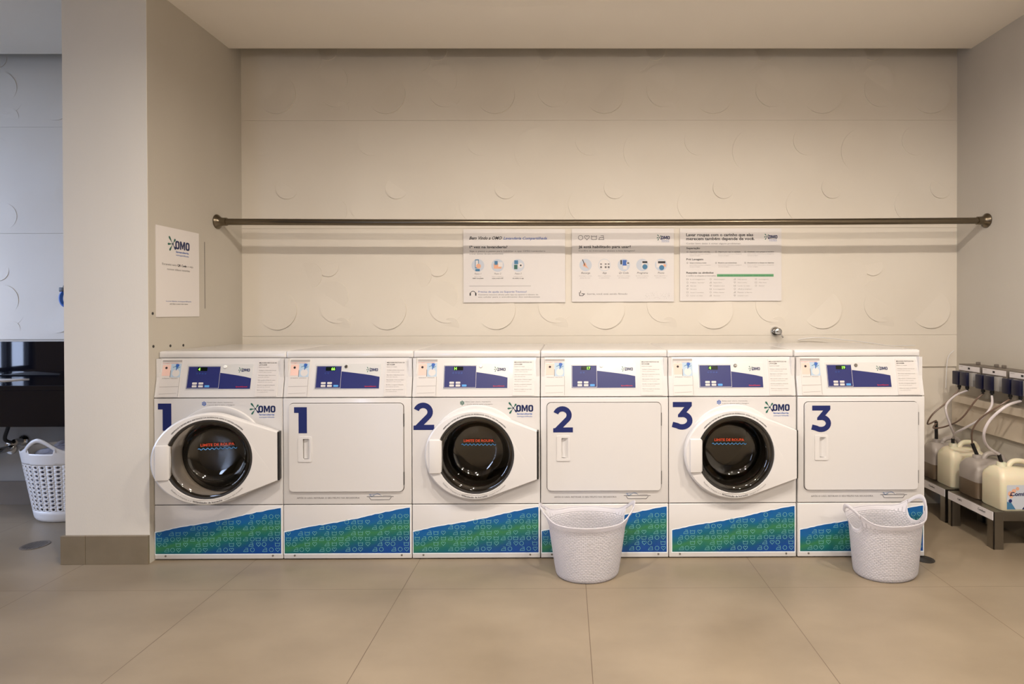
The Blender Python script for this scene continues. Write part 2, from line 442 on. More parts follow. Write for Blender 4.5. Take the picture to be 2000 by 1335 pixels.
# ------------------------------------------------------------------ room shell
XL, XR = -2.2218, 2.703         # side walls of the recess
YW, YWL = 3.88, 3.95           # back wall, back wall of the left bay
CX0, CYF = -2.668, 3.01        # wing wall: left face, front face
ZC = 3.08
struct(MB().box(-6.1, 2.9, -4.3, 4.2, -0.1, 0, M_FLOOR), 'floor')
struct(MB().box(-6.1, XR, -4.3, 3.745, ZC, ZC+0.04, M_CEIL).box(-6.1, CX0, 3.745, 3.825, ZC, ZC+0.04, M_CEIL), 'ceiling')
m = MB(); m.box(-6.1, 2.9, -4.3, 4.2, 3.30, 3.36, M_DARKVOID); struct(m, 'ceiling_void')
m = MB(); k = 128
m.lathe((-0.3, 0.80, ZC), (0, 0, 1), [(2.40, 0.0), (2.40, -0.018), (2.395, -0.020)], M_CEIL, 128, False, True); struct(m, 'trim_1')

def relief(m, x0, x1, yb, z_lo, z_hi, xs0, rows, dk=1.0):
    """boards with shallow tilted round reliefs; front face at yb"""
    per = 0.75
    P = [(.229, .18, .134, -45, .011), (.61, .274, .107, 55, .006), (.672, .073, .055, 80, .006), (.58, .48, .07, -80, .007), (.45, .42, .088, 20, .006), (.64, .21, .12, -120, .005)]
    Q = [(.52, .527, .16, 135, .006), (.30, .277, .075, -125, .008), (.10, .16, .12, -160, .004), (.62, .12, .09, 30, .004), (.13, .60, .10, 200, .004)]
    zs = [a for a, b, c in rows]
    for (za, zb, kind) in rows:
        z0, z1 = max(za, z_lo), min(zb, z_hi)
        if z1-z0 < 0.02: continue
        kx = math.floor((x0-xs0)/per)
        while xs0+kx*per < x1:
            a, b = max(xs0+kx*per, x0), min(xs0+(kx+1)*per, x1); kx += 1
            if b-a < 0.01: continue
            g = 0.0004; e = 0.0016
            fr = Fr((0, yb, 0))
            o = [(a, z0+g), (b, z0+g), (b, z1-g), (a, z1-g)]
            i = [(a, z0+g+e), (b, z0+g+e), (b, z1-g-e), (a, z1-g-e)]
            m.loft([[fr(u, v, -0.012) for u, v in o], [fr(u, v, -e*0.7) for u, v in o], [fr(u, v, 0) for u, v in i]], M_RELIEF, True, False, True)
            for (cx, cz, r, ang, dep) in (P if kind == 'P' else Q):
                cx += xs0+(kx-1)*per; cz += za
                if cx-r*0.3 < a-0.1 or cx-r < x0 or cx+r > x1 or cz-r < z_lo or cz+r > z_hi: continue
                nx, nz = math.cos(math.radians(ang)), math.sin(math.radians(ang)); N = 48
                top = []; bot = []
                for j in range(N):
                    c_, s_ = math.cos(2*PI*j/N), math.sin(2*PI*j/N); h = dk*dep*(0.15+0.85*(c_*nx+s_*nz))
                    top.append(fr(cx+r*c_, cz+r*s_, h)); bot.append(fr(cx+r*1.006*c_, cz+r*1.006*s_, min(h, 0)-0.003))
                m.loft([bot, top], M_RELIEF, True, False, True)
rows = [(0.43, 1.17, 'Q'), (1.17, 1.91, 'P'), (1.91, 2.65, 'Q'), (2.65, 3.39, 'P')]
m = MB(); m.box(XL-0.02, XR+0.02, YW+0.012, YW+0.1, 0, 3.3, M_RELIEF)
relief(m, XL, XR, YW, 0.95, 3.29, -1.460, rows); struct(m, 'wall_back', 20)
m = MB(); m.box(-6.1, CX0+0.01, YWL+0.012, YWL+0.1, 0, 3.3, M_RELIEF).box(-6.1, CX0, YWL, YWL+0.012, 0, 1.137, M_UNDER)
relief(m, -6.0, CX0, YWL, 1.137, 3.29, -1.535, [(a-0.02, b-0.02, c) for a, b, c in rows], 0.55); struct(m, 'wall_back_left', 20)
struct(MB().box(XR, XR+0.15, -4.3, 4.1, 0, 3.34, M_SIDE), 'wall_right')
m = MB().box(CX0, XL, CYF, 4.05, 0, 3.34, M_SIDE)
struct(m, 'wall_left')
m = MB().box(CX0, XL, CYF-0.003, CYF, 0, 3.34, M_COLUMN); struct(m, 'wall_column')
SK = 0.152
m = MB().rbox(CX0-0.015, CX0+0.115, CYF-0.018, CYF-0.003, 0, SK, M_SKIRT, 0.001, 1).rbox(CX0+0.117, XL+0.0012, CYF-0.018, CYF-0.003, 0, SK, M_SKIRT, 0.001, 1)
m.box(CX0-0.015, CX0, CYF-0.003, YWL, 0, SK, M_SKIRT); struct(m, 'baseboard_column')
struct(MB().rbox(-6, CX0-0.015, YWL-0.014, YWL, 0, 0.163, M_SKIRTG, 0.001, 1), 'baseboard_back_left')
struct(MB().rbox(XR-0.012, XR, -4.2, YW, 0, SK, M_SKIRT, 0.001, 1), 'baseboard_right')
# far walls of the room behind the camera
m = MB(); fr = Fr((-6, 0, 0), (0, 1, 0), (0, 0, 1), (1, 0, 0))
m.prism(fr, [(-4.3, 0), (4.05, 0), (4.05, 3.34), (-4.3, 3.34)], [[(1.45, 0.7), (1.45, 2.95), (3.45, 2.95), (3.45, 0.7)]], -0.12, 0, M_REAR); struct(m, 'wall_far_left')
m = MB(); fr = Fr((0, -4.2, 0), (1, 0, 0), (0, 0, 1), (0, 1, 0))
m.prism(fr, [(-6.1, 0), (2.85, 0), (2.85, 3.34), (-6.1, 3.34)], [[(-3.5, 0.1), (-3.5, 2.3), (-2.95, 2.3), (-2.95, 0.1)]], -0.12, 0, M_REAR); struct(m, 'wall_front')
def window(name, fr, u0, u1, v0, v1, mull):
    m = MB()
    for (a, b, c, d) in [(u0, u1, v0, v0+.05), (u0, u1, v1-.05, v1), (u0, u0+.05, v0, v1), (u1-.05, u1, v0, v1)]+[(q-.03, q+.03, v0, v1) for q in mull]:
        m.prism(fr, [(a, c), (b, c), (b, d), (a, d)], [], -0.09, -0.03, M_FRAME)
    m.prism(fr, [(u0, v0+.35), (u1, v0+.35), (u1, v0+.38), (u0, v0+.38)], [], -0.08, -0.04, M_FRAME)
    o = struct(m, name, None)
    MB().prism(fr, [(u0+.04, v0+.04), (u1-.04, v0+.04), (u1-.04, v1-.04), (u0+.04, v1-.04)], [], -0.063, -0.058, M_PANE).build('window_pane', o, None)
window('window_1', Fr((-6, 0, 0), (0, 1, 0), (0, 0, 1), (1, 0, 0)), 1.45, 3.45, 0.7, 2.95, [1.72, 1.97, 2.7])
window('window_2', Fr((0, -4.2, 0), (1, 0, 0), (0, 0, 1), (0, 1, 0)), -3.5, -2.95, 0.1, 2.3, [])
for i, (x, y, e) in enumerate(LAMPS):
    dz = -0.021 if (x+0.3)**2+(y-0.8)**2 < 2.4**2 else 0
    if y > 0:
        t = thing('ceiling_light', 'round recessed ceiling light in the row nearest the machines', 'light', (x, y, ZC), 0, 'recessed ceiling lights')
        MB().lathe((0, 0, dz), (0, 0, 1), [(0.084, 0), (0.108, -0.001), (0.110, -0.006), (0.104, -0.009), (0.084, -0.006)], M_WHITE2, 32).build('trim_ring', t)
        MB().lathe((0, 0, dz), (0, 0, 1), [(0.084, 0), (0.084, -0.003)], M_LAMP, 32, False, True).build('diffuser', t)
    else:
        t = thing('spotlight', 'tilted ceiling spotlight in the row behind the camera', 'light', (x, y, ZC), 0, 'tilted ceiling spotlights')
        MB().lathe((0, 0, dz), (0, 0, -1), [(.04, 0), (.04, .02), (.012, .022), (.012, .14+dz), (.0, .141+dz)], M_WHITE2, 20).build('stem', t)
        ax = (0, math.sin(TILT), -math.cos(TILT))
        MB().lathe((0, 0, -.14), ax, [(.05, -.04), (.06, -.03), (.066, .112), (.061, .112), (.058, .05)], M_WHITE2, 28, True).build('lamp_head', t)
        MB().lathe((0, 0, -.14), ax, [(.060, .104)], M_LAMP, 28, False, True).build('diffuser', t)

# ------------------------------------------------------------------ shared graphics
def petal(m, fr, cx, cy, ang, r0, r1, wd, n, mt):
    c, s = math.cos(ang), math.sin(ang); P = []
    for t, k in ((0, .18), (.35, .3), (.7, .9), (.88, 1.0), (1, .45)): P.append((r0+(r1-r0)*t, wd*k/2))
    pts = P+[(a, -b) for a, b in reversed(P)]
    m.flat(fr, [(cx+a*c-b*s, cy+a*s+b*c) for a, b in pts], n, mt)
def rrect(x0, y0, x1, y1, r, k=4):
    o = []
    for cx, cy, a0 in ((x1-r, y0+r, -PI/2), (x1-r, y1-r, 0), (x0+r, y1-r, PI/2), (x0+r, y0+r, PI)):
        for i in range(k+1):
            a = a0+PI/2*i/k; o.append((cx+r*math.cos(a), cy+r*math.sin(a)))
    return o
def logo(m, fr, x, y, h, n, small=True, mt=None):
    """x,y = lower left of the letters, h = letter height"""
    mt = mt or M_LOGO
    wO = 0.72*h
    for ox in (0, 1.80*h):
        m.flat(fr, rrect(x+ox, y, x+ox+wO, y+h, 0.27*h), n, mt, [rrect(x+ox+.235*h, y+.2*h, x+ox+wO-.235*h, y+.8*h, 0.12*h)[::-1]])
    a = x+0.80*h; wM = 0.92*h; s = .22*h
    m.flat(fr, [(a, y), (a+s, y), (a+s, y+.62*h), (a+wM/2-.07*h, y+.1*h), (a+wM/2+.07*h, y+.1*h), (a+wM-s, y+.62*h), (a+wM-s, y), (a+wM, y), (a+wM, y+h), (a+wM-.26*h, y+h), (a+wM/2, y+.48*h), (a+.26*h, y+h), (a, y+h)], n, mt)
    cx, cy = x-.42*h, y+.55*h
    for ang, r in ((128, 1.05), (186, .85), (236, 1.0), (55, .75), (308, .78)):
        petal(m, fr, cx, cy, math.radians(ang), 0.02*h, r*h, .26*h, n+0.0002, M_LEAF if ang != 308 else mt)
    m.disc(fr, cx, cy, .12*h, n+.0003, mt, 10)
    if small:
        m.text(fr, 'lavanderia', x+.12*h, y-.42*h, .24*h, n, M_LOGOB, width=2.25*h, bold=.02)
        m.text(fr, 'compartilhada', x+.12*h, y-.78*h, .2*h, n, M_LOGOB, width=2.25*h)
def icon(m, fr, kind, cx, cy, s, wd, n, mt):
    if kind == 'c': m.ribbon(fr, [(cx+s*.5*math.cos(2*PI*i/14), cy+s*.5*math.sin(2*PI*i/14)) for i in range(14)], wd, n, mt, True)
    elif kind == 'h':
        P = []
        for i in range(16):
            t = 2*PI*i/16; P.append((cx+s*.55*(math.sin(t)**3), cy+s*.034*(13*math.cos(t)-5*math.cos(2*t)-2*math.cos(3*t)-math.cos(4*t))+s*.04))
        m.ribbon(fr, P, wd, n, mt, True)
    elif kind == 'b':
        m.ribbon(fr, [(cx-s*.58, cy+s*.45), (cx-s*.5, cy-s*.45), (cx+s*.5, cy-s*.45), (cx+s*.58, cy+s*.45)], wd, n, mt)
        m.ribbon(fr, [(cx-s*.55, cy+s*.3), (cx-s*.25, cy+s*.2), (cx, cy+s*.32), (cx+s*.25, cy+s*.2), (cx+s*.55, cy+s*.3)], wd, n, mt)
    else:
        m.ribbon(fr, [(cx-s*.15, cy+s*.42), (cx+s*.42, cy+s*.42), (cx+s*.52, cy-s*.45), (cx-s*.58, cy-s*.45), (cx-s*.35, cy+s*.02), (cx+s*.42, cy+s*.02)], wd, n, mt)
def digit(m, fr, d, x, y, h, n, mt):
    t = .2*h
    if d == 1:
        m.flat(fr, [(x+.17*h, y), (x+.49*h, y), (x+.49*h, y+h), (x, y+h), (x, y+.78*h), (x+.17*h, y+.78*h)], n, mt)
    elif d == 2:
        P = []; cx, cy, r = x+.375*h, y+.66*h, .245*h
        for i in range(15):
            a = math.radians(162-(162+38)*i/14); P.append((cx+r*1.06*math.cos(a), cy+r*math.sin(a)))
        P += [(x+.17*h, y+.10*h)]
        m.ribbon(fr, P, t, n, mt)
        m.flat(fr, [(x+.02*h, y), (x+.78*h, y), (x+.78*h, y+.19*h), (x+.30*h, y+.19*h), (x+.02*h, y+.16*h)], n+.0001, mt)
    else:
        m.flat(fr, [(x+.06*h, y+.81*h), (x+.06*h, y+h), (x+.76*h, y+h), (x+.76*h, y+.85*h), (x+.50*h, y+.81*h)], n, mt)
        m.flat(fr, [(x+.50*h, y+.83*h), (x+.76*h, y+.85*h), (x+.48*h, y+.52*h), (x+.25*h, y+.53*h)], n+.0001, mt)
        m.flat(fr, [(x+.25*h, y+.54*h), (x+.25*h, y+.44*h), (x+.42*h, y+.44*h), (x+.52*h, y+.56*h)], n+.00015, mt)
        P = []; cx, cy, r = x+.40*h, y+.315*h, .235*h
        for i in range(16):
            a = math.radians(88-(88+128)*i/15); P.append((cx+r*1.22*math.cos(a), cy+r*math.sin(a)))
        P.append((x+.045*h, y+.175*h))
        m.ribbon(fr, P, t, n+.0002, mt)

# ------------------------------------------------------------------ machines
W, DEP = 0.692, 0.70
Z_SEAM, Z_CON, Z_LIDS, Z_TOP = 0.298, 0.875, 1.090, 1.126
CON_Y = 0.045
CL = math.hypot(CON_Y, Z_LIDS-Z_CON)
FACE = Fr((0, 0, 0))
def shell(t):
    m = MB()
    for a in ((0.002, 0.020), (W-0.020, W-0.002)): m.box(a[0], a[1], 0.02, DEP, 0.012, Z_LIDS-.004, M_WHITE)
    m.box(0.02, W-0.02, DEP-0.02, DEP, 0.012, Z_LIDS-.004, M_WHITE).box(0.02, W-0.02, 0.02, DEP-0.02, 0.012, 0.03, M_WHITE)
    m.box(0.004, W-0.004, 0.006, 0.02, 0.02, Z_CON, M_GAP) if False else None
    m.build('cabinet', t)
    for x in (0.05, W-0.05):
        for y in (0.06, DEP-0.06): MB().lathe((x, y, 0), (0, 0, 1), [(0.02, 0), (0.02, 0.012)], M_BLACK, 12, True, True).build('foot', t)
def base_panel(t, off=0.0):
    m = MB(); m.rbox(0.001, W-0.001, 0, 0.02, 0.006, Z_SEAM-0.002, M_WHITE, 0.004, 3)
    m.box(0.01, W-0.01, 0.008, 0.02, Z_SEAM-0.003, Z_SEAM+0.003, M_GAP)
    bp = m.build('base_panel', t)
    # printed decal with a torn upper edge
    u0, u1, vb, va, vc = 0.006+off, 0.682, 0.0355, 0.149, 0.281
    rnd = random.Random(3)
    top = []
    N = 36
    for i in range(N+1):
        u = u1+(u0-u1)*i/N; f = (u-0.008)/(0.682-0.008)
        top.append((u, va+(vc-va)*f+rnd.uniform(-.0018, .0018)+.003*math.sin(f*9)))
    m = MB()
    m.flat(FACE, [(u0-.004, vb-.006), (u1+.004, vb-.006)]+[(u, v+.005) for u, v in [(u1+.004, top[0][1])]+top[1:-1]+[(u0-.004, top[-1][1])]], 0.0006, M_BORDER)
    m.flat(FACE, [(u0, vb), (u1, vb)]+top, 0.0010, M_DECAL)
    I = {740: 'i180 c268 h362 i585 c683 h777 i990 c1093 h1185 i1410 c1510 i1705 c1805 h1905', 655: 'h60 c150 b355 h470 i665 b777 h885 c975 b1185 h1300 i1490 h1605 c1692 b1900',
         572: 'b62 i168 c268 h360 b472 i580 c683 h777 b880 i985 c1093 h1185 b1295 i1405 c1510 b1600 i1705 c1805 h1903', 485: 'h60 i250 b355 h470 i660 b777 h885 i1075 b1185 h1300 i1490 h1600 i1790 b1900',
         398: 'i585 c683 h777 i990 c1090 h1185 i1405 c1510 i1705 c1805 h1900', 310: 'b790 h885 c972 i1080 b1180 h1297 i1485 h1605 c1692 i1795 b1900', 222: 'b1295 c1505 i1705 c1805 h1900', 140: 'i1790'}
    for zy, row in I.items():
        for q in row.split():
            u = (float(q[1:])/8+2)/361.8; v = Z_SEAM-((980+zy/8)-985)/361.8
            lim = va+(vc-va)*(u-0.008)/0.674
            if u-0.013 < u0 or v+.008 > lim: continue
            icon(m, FACE, q[0], u, v, 0.0215, 0.0019, 0.0013, M_ICON)
    m.build('printed_decal', bp, None)
    for x in (0.06, W-0.055):
        m = MB(); m.lathe((x, 0.0, 0.024), (0, -1, 0), [(0.0055, 0), (0.005, 0.002), (0.002, 0.0025)], M_HOUSE, 12, False, True); m.build('screw', bp)
def lid(t):
    m = MB(); P = []
    for y, z in [(DEP+.01, Z_LIDS), (0.042, Z_LIDS), (0.040, Z_LIDS+.004), (0.0405, Z_TOP-.014), (0.044, Z_TOP-.006), (0.052, Z_TOP-.001), (0.066, Z_TOP), (0.1, Z_TOP+.001), (DEP-.02, Z_TOP+.001), (DEP+.01, Z_TOP-.006)]:
        P.append((y, z))
    loops = []
    for x, ins in ((0.0005, .010), (0.003, .004), (0.010, 0.0), (W-.010, 0.0), (W-.003, .004), (W-.0005, .010)):
        loops.append([Vector((x, max(y, 0.040+ins*.6) if y < .1 else y, min(z, Z_TOP-ins*.7) if z > Z_LIDS+.006 else z)) for y, z in P])
    m.loft(loops, M_WHITE, True, True, True); m.build('top_lid', t, 40)
def console(t, washer, digits, knobm, skew):
    # face of the console leans back
    V = Vector((0, CON_Y, Z_LIDS-Z_CON)).normalized(); N = Vector((0, -V.z, V.y))
    m = MB(); P = [(0, 0.0015), (0.0, .008)] 
    prof = [(0.02, Z_CON+.002), (0.003, Z_CON+.002), (0.0, Z_CON+.005)]
    for i in range(1, 8):
        f = i/8; prof.append((CON_Y*f-0.003*math.sin(PI*f), Z_CON+(Z_LIDS-Z_CON)*f))
    prof += [(CON_Y-.001, Z_LIDS-.004), (CON_Y+.004, Z_LIDS-.002), (0.10, Z_LIDS-.002), (0.10, Z_CON+.002)]
    loops = [[Vector((x, y+e, z)) for y, z in prof] for x, e in ((0.001, .004), (0.004, 0), (W-.004, 0), (W-.001, .004))]
    m.loft(loops, M_WHITE, True, True, True)
    m.box(0.01, W-0.01, 0.008, 0.03, Z_CON-.004, Z_CON+.003, M_GAP).box(0.012, W-0.012, 0.052, 0.08, Z_LIDS-.004, Z_LIDS+.002, M_GAP)
    con = m.build('console', t, 25)
    fr = Fr((0, 0, Z_CON), (1, 0, 0), V, N)
    b = 0.0036
    # printed film with screens and keys
    pu0, pu1, pv0, pv1 = 0.163, 0.520, 0.045, 0.184
    m = MB(); m.prism(fr, rrect(pu0, pv0, pu1, pv1, .005), [], 0.0005, b, M_LGREY)
    ux = 0.345 if washer else 0.307
    n = b+.0004
    m.rect(fr, 0.169, pv0+.004, ux, pv1-.012, n, M_NAVYP)
    vt0, vt1 = (0.142, 0.112) if washer else (0.148, 0.118)
    cv = [(ux, pv0+.004), (0.515, pv0+.004), (0.515, vt1-.006)]+[(0.515-(0.515-ux)*f, vt1-.006+(vt0-vt1)*(f**.8)) for f in (.2, .4, .6, .8, 1)]
    m.flat(fr, cv, n, M_NAVYP)
    m.ribbon(fr, [(0.172, pv0+.008), (0.172, pv1-.014), (ux-.001, pv1-.014), (ux-.001, pv0+.008)], .0015, n+.0003, M_LGREY, True)
    logo(m, fr, 0.462, 0.142, 0.0165, n, False)
    m.text(fr, 'SpeedQueen', 0.437, 0.058, 0.006, n+.0003, M_RED, width=0.062, bold=.02)
    cpx = 0.215
    for q in range(4 if washer else 2):
        icon(m, fr, 'chbi'[q], cpx+.005+q*.015, 0.132, .007, .0009, n+.0003, M_LOGOB)
    cp = m.build('control_panel', t, None)
    m = MB(); m.prism(fr, rrect(cpx+.006, 0.146, cpx+.058, 0.166, .002), [], n-.001, n+.001, M_DISP); dsp = m.build('display', cp, None)
    m = MB(); m.text(fr, digits, cpx+(.010 if washer else .056), 0.1485, 0.0145, n+.0013, M_GREENLED, bold=.03, align='L' if washer else 'R'); m.build('display_digits', cp, None)
    for (bu, bv, mm) in ((0.192, .073, M_PAPER2), (0.192, .058, M_PAPER2), (0.226, .073, M_PAPER2), (0.226, .058, M_PAPER2), (0.260, .058, M_WAVE)):
        MB().prism(fr, rrect(cpx-.215+bu+.009, bv, cpx-.215+bu+.034, bv+.011, .003), [], n, n+.0015, mm).build('button', cp, None)
    m = MB(); m.lathe(fr(ux+.024, 0.168, n), N, [(0.009, 0), (0.009, .004), (0.007, .006)], knobm, 20, False, True); m.build('knob', cp)
    # instruction pocket, left
    m = MB(); q0, q1 = 0.022+skew, 0.134+skew
    m.prism(fr, [(q0, .006), (q1, .006), (q1-.002, .206), (q0+.004, .206)], [], 0.0, 0.0042, M_PAPER2)
    n = .0047
    m.rect(fr, q0+.004, .194, q1-.003, .206, n, M_INKL)
    m.rect(fr, q0+.008, .120, q0+.052, .180, n, M_PINK); m.rect(fr, q0+.054, .112, q1-.004, .186, n, M_PBLUE)
    m.disc(fr, q0+.029, .163, .0065, n+.0004, M_INK, 14)
    m.ribbon(fr, [(q0+.054, .112), (q0+.054, .150)], .002, n+.0004, M_INK)
    m.disc(fr, q0+.083, .135, .02, n+.0002, M_PAPER2, 18); petal(m, fr, q0+.083, .15, 1.4, 0, .035, .02, n+.0004, M_LOGOB)
    m.ribbon(fr, [(q0+.064, .165), (q0+.078, .172), (q0+.088, .160), (q0+.102, .168)], .003, n+.0005, M_TEAL)
    m.text(fr, 'DETERGENTE · AMACIANTE', q0+.012, .104, .0045, n, M_INKG, width=.084)
    m.text(fr, 'Dosagem automática', q0+.006, .1865, .004, n, M_RED, width=.09)
    m.ribbon(fr, [(q0+.004, .060), (q1-.006, .062)], .0022, n, M_INKL); m.ribbon(fr, [(q0+.006, .022), (q1-.012, .026)], .0018, n, M_INKL)
    m.ribbon(fr, [(q1-.004, .010), (q1-.004, .112)], .0012, n, M_INKG)
    m.build('instruction_pocket', t, None)
    # best-practice list, right
    m = MB(); r0 = 0.543+skew
    m.prism(fr, [(r0, .008), (r0+.118, .008), (r0+.112, .202), (r0+.002, .202)], [], 0.0, 0.0040, M_PAPER2)
    n = .0045
    m.text(fr, 'MELHORES PRÁTICAS NA', r0+.008, .186, .0062, n, M_INK, width=.096, bold=.015)
    m.text(fr, 'LAVAGEM' if washer else 'SECAGEM', r0+.008, .175, .0062, n, M_INK, width=.042, bold=.015)
    m.text(fr, 'Separe as roupas', r0+.008, .164, .0045, n, M_INKG, width=.056)
    lines = ['Verifique os bolsos antes de usar', 'e feche os zíperes das peças', 'Não misture roupas claras e escuras', 'para não manchar', 'Não exceda o limite de roupas', 'indicado no visor da porta', 'Escolha o programa adequado', 'para cada tipo de tecido', 'Retire as roupas ao terminar', 'o ciclo e mantenha a porta aberta']
    for i, s_ in enumerate(lines):
        m.text(fr, s_, r0+.010, .146-i*.0132+(0.003 if i % 2 else 0), .0046, n, M_INKG if i % 2 == 0 else M_INKL, width=(.094 if i % 2 == 0 else .06+.02*((i*7) % 3)/2))
    m.build('practice_notice', t, None)

DC = (0.349, 0.573)      # centre of the round door
def hull(P):
    P = sorted(set(P)); 
    def half(Q):
        r = []
        for p in Q:
            while len(r) > 1 and (r[-1][0]-r[-2][0])*(p[1]-r[-2][1])-(r[-1][1]-r[-2][1])*(p[0]-r[-2][0]) <= 0: r.pop()
            r.append(p)
        return r
    a = half(P); b = half(P[::-1]); return a[:-1]+b[:-1]
def washer(loc, num, digits, label, open_deg, knobm, decoff, skew):
    t = thing('washing_machine', label, 'washing machine', loc, 0, 'front loading washers in the row')
    shell(t); base_panel(t, decoff); lid(t); console(t, True, digits, knobm, skew)
    cx, cz = DC
    circ = lambda r, k=48: [(cx+r*math.cos(2*PI*i/k), cz+r*math.sin(2*PI*i/k)) for i in range(k)]
    m = MB(); fr = Fr((0, 0.02, 0))
    m.prism(fr, [(0.001, Z_SEAM+.002), (W-.001, Z_SEAM+.002), (W-.001, Z_CON-.002), (0.001, Z_CON-.002)], [circ(.205)[::-1]], 0, .016, M_WHITE)
    m.prism(fr, [(0.004, Z_SEAM+.004), (W-.004, Z_SEAM+.004), (W-.004, Z_CON-.004), (0.004, Z_CON-.004)], [circ(.208)[::-1]], .016, .020, M_WHITE, False)
    m.build('front_panel', t)
    m = MB(); m.lathe((cx, 0, cz), (0, 1, 0), [(.262, -.001), (.258, -.010), (.248, -.012), (.215, -.006), (.206, .0), (.205, .03)], M_WHITE2, 64); m.build('door_surround', t)
    m = MB(); m.lathe((cx, 0, cz), (0, 1, 0), [(.205, .012), (.196, .010), (.186, .02), (.192, .05), (.180, .07), (.178, .10), (.20, .11)], M_RUBBER, 64); m.build('door_gasket', t)
    m = MB(); m.lathe((cx, 0, cz), (0, 1, 0), [(.20, .11), (.235, .12), (.25, .14), (.25, .52), (.24, .54), (.0001, .56)], M_DRUM, 48)
    for j in range(3):
        a = 2*PI*j/3+.5; c_, s_ = math.cos(a), math.sin(a)
        m.tube([(cx+.24*c_, .15, cz+.24*s_), (cx+.235*c_, .5, cz+.235*s_)], .03, M_DRUM, 8, 0)
    m.build('drum', t)
    # door, modelled about its hinge line
    hx = 0.676
    d = bpy.data.objects.new('door', None)
    E = [(cx+(.272 if math.cos(a) < 0 else .245)*math.cos(a), cz+.240*math.sin(a)) for a in [2*PI*i/96 for i in range(96)]]
    HL = hull(E+[(hx, .701), (hx, .440)])
    rel = lambda p: (p[0]-hx, p[1])
    D = Fr((0, 0, 0)); m = MB()
    def ringpts(k, n):
        o = []
        for (u, v) in HL:
            if u > hx-.001: uu = u; vv = cz+(v-cz)*k
            else: uu = cx+(u-cx)*k if u < cx+.1 else u; vv = cz+(v-cz)*k
            o.append(((uu, vv), n))
        return o
    lay = [ringpts(1.0, .010), ringpts(1.005, .028), ringpts(.995, .038), ringpts(.965, .045)]
    P3 = lambda L: [D(p[0]-hx, p[1], n) for p, n in L]
    m.loft([P3(l) for l in lay], M_WHITE2)
    ic = circ(.208, 64)[::-1]
    outer = [p for p, n in lay[-1]]
    m.cap([P3(lay[-1]), [D(u-hx, v, .049) for u, v in ic]], [outer, ic], M_WHITE2)
    ob = [p for p, n in lay[0]]; icb = circ(.214, 64)[::-1]
    m.cap([P3(lay[0]), [D(u-hx, v, .010) for u, v in icb]], [ob, icb], M_WHITE2, True)
    m.lathe((cx-hx, 0, cz), (0, -1, 0), [(.214, .010), (.210, .030), (.206, .044), (.208, .049)], M_WHITE2, 64)
    dm = m.build('door', t, 30)
    dm.location = (hx, 0, 0); dm.rotation_euler = (0, 0, math.radians(open_deg))
    bpy.data.objects.remove(d)
    c3 = (cx-hx, 0, cz)
    m = MB(); m.lathe(c3, (0, -1, 0), [(.2085, .043), (.203, .046), (.197, .045), (.194, .034), (.195, .012)], M_RUBBER, 64); m.build('glass_rim', dm)
    m = MB(); m.lathe(c3, (0, -1, 0), [(.196, .038), (.184, .036), (.172, .022), (.158, -.030), (.145, -.062), (.128, -.074), (.09, -.079), (.04, -.0805), (.0001, -.081)], M_DOORGLASS, 64); m.build('door_glass', dm, 60)
    hu0, hu1, hv0, hv1 = .104-hx, .166-hx, .478, .658
    m = MB(); m.rbox(hu0, hu1, -.056, -.040, hv0, hv1, M_WHITE2, .005, 3); m.rbox(hu1-.012, hu1+.004, -.052, -.020, hv0+.006, hv1-.006, M_WHITE2, .003, 2); m.build('door_handle', dm)
    m = MB(); m.rbox(-.001, .009, -.040, -.001, .442, .699, M_BLACK, .001, 1)
    for j in range(14): m.box(-.0015, .0005, -.041, -.034, .455+j*.017, .463+j*.017, M_HOUSE)
    m.build('hinge', dm)
    m = MB(); fr = Fr((0, 0, 0))
    m.arctext(fr, 'VERIFIQUE E RETIRE SEUS PERTENCES DA BORRACHA APÓS O USO DA LAVADORA', cx-hx, cz, .2165, PI/2+.02, .0065, .0497, M_INK, 1.72, .02)
    m.build('door_notice', dm, None); m = MB()
    m.arctext(fr, 'Realize a limpeza e a', cx-hx, cz, .226, -PI/2-.62, .0062, .0495, M_INKG, .50, 0, True)
    m.arctext(fr, 'higienização da borracha', cx-hx, cz, .226, -PI/2-.02, .0075, .0495, M_INK, .62, .03, True)
    m.arctext(fr, 'sempre que possível', cx-hx, cz, .226, -PI/2+.56, .0062, .0495, M_INKG, .46, 0, True)
    m.build('door_notice', dm, None)
    m = MB(); fr = Fr((0, .072, 0))
    m.text(fr, 'LIMITE DE ROUPA', cx-hx, cz+.045, .014, 0, M_ORANGE, width=.165, bold=.03, align='C')
    m.ribbon(fr, [(cx-hx-.095+.19*i/60, cz+.030+.0038*math.sin(i*.95)) for i in range(61)], .0042, 0, M_WAVE)
    m.build('fill_line', dm, None)
    m = MB(); h = .147
    digit(m, FACE, num, .024 if num == 1 else .006+decoff*.6, .700, h, .0008, M_NAVY); m.build('number_decal', t, None)
    m = MB(); logo(m, FACE, .563, .797, .0365, .0008); m.build('logo_decal', t, None)
    m = MB()
    for ang in (30, 150, 210, 330, 90, 270): petal(m, FACE, .272, .845, math.radians(ang), .001, .012, .008, .0008, M_LOGOB if num != 2 else M_LEAF)
    m.text(FACE, 'Evite usar cloro, mantenha', .290, .849, .006, .0008, M_INKG, width=.136); m.text(FACE, 'a porta aberta após a lavagem', .290, .836, .006, .0008, M_INKG, width=.145)
    m.build('notice_decal', t, None)
    return t
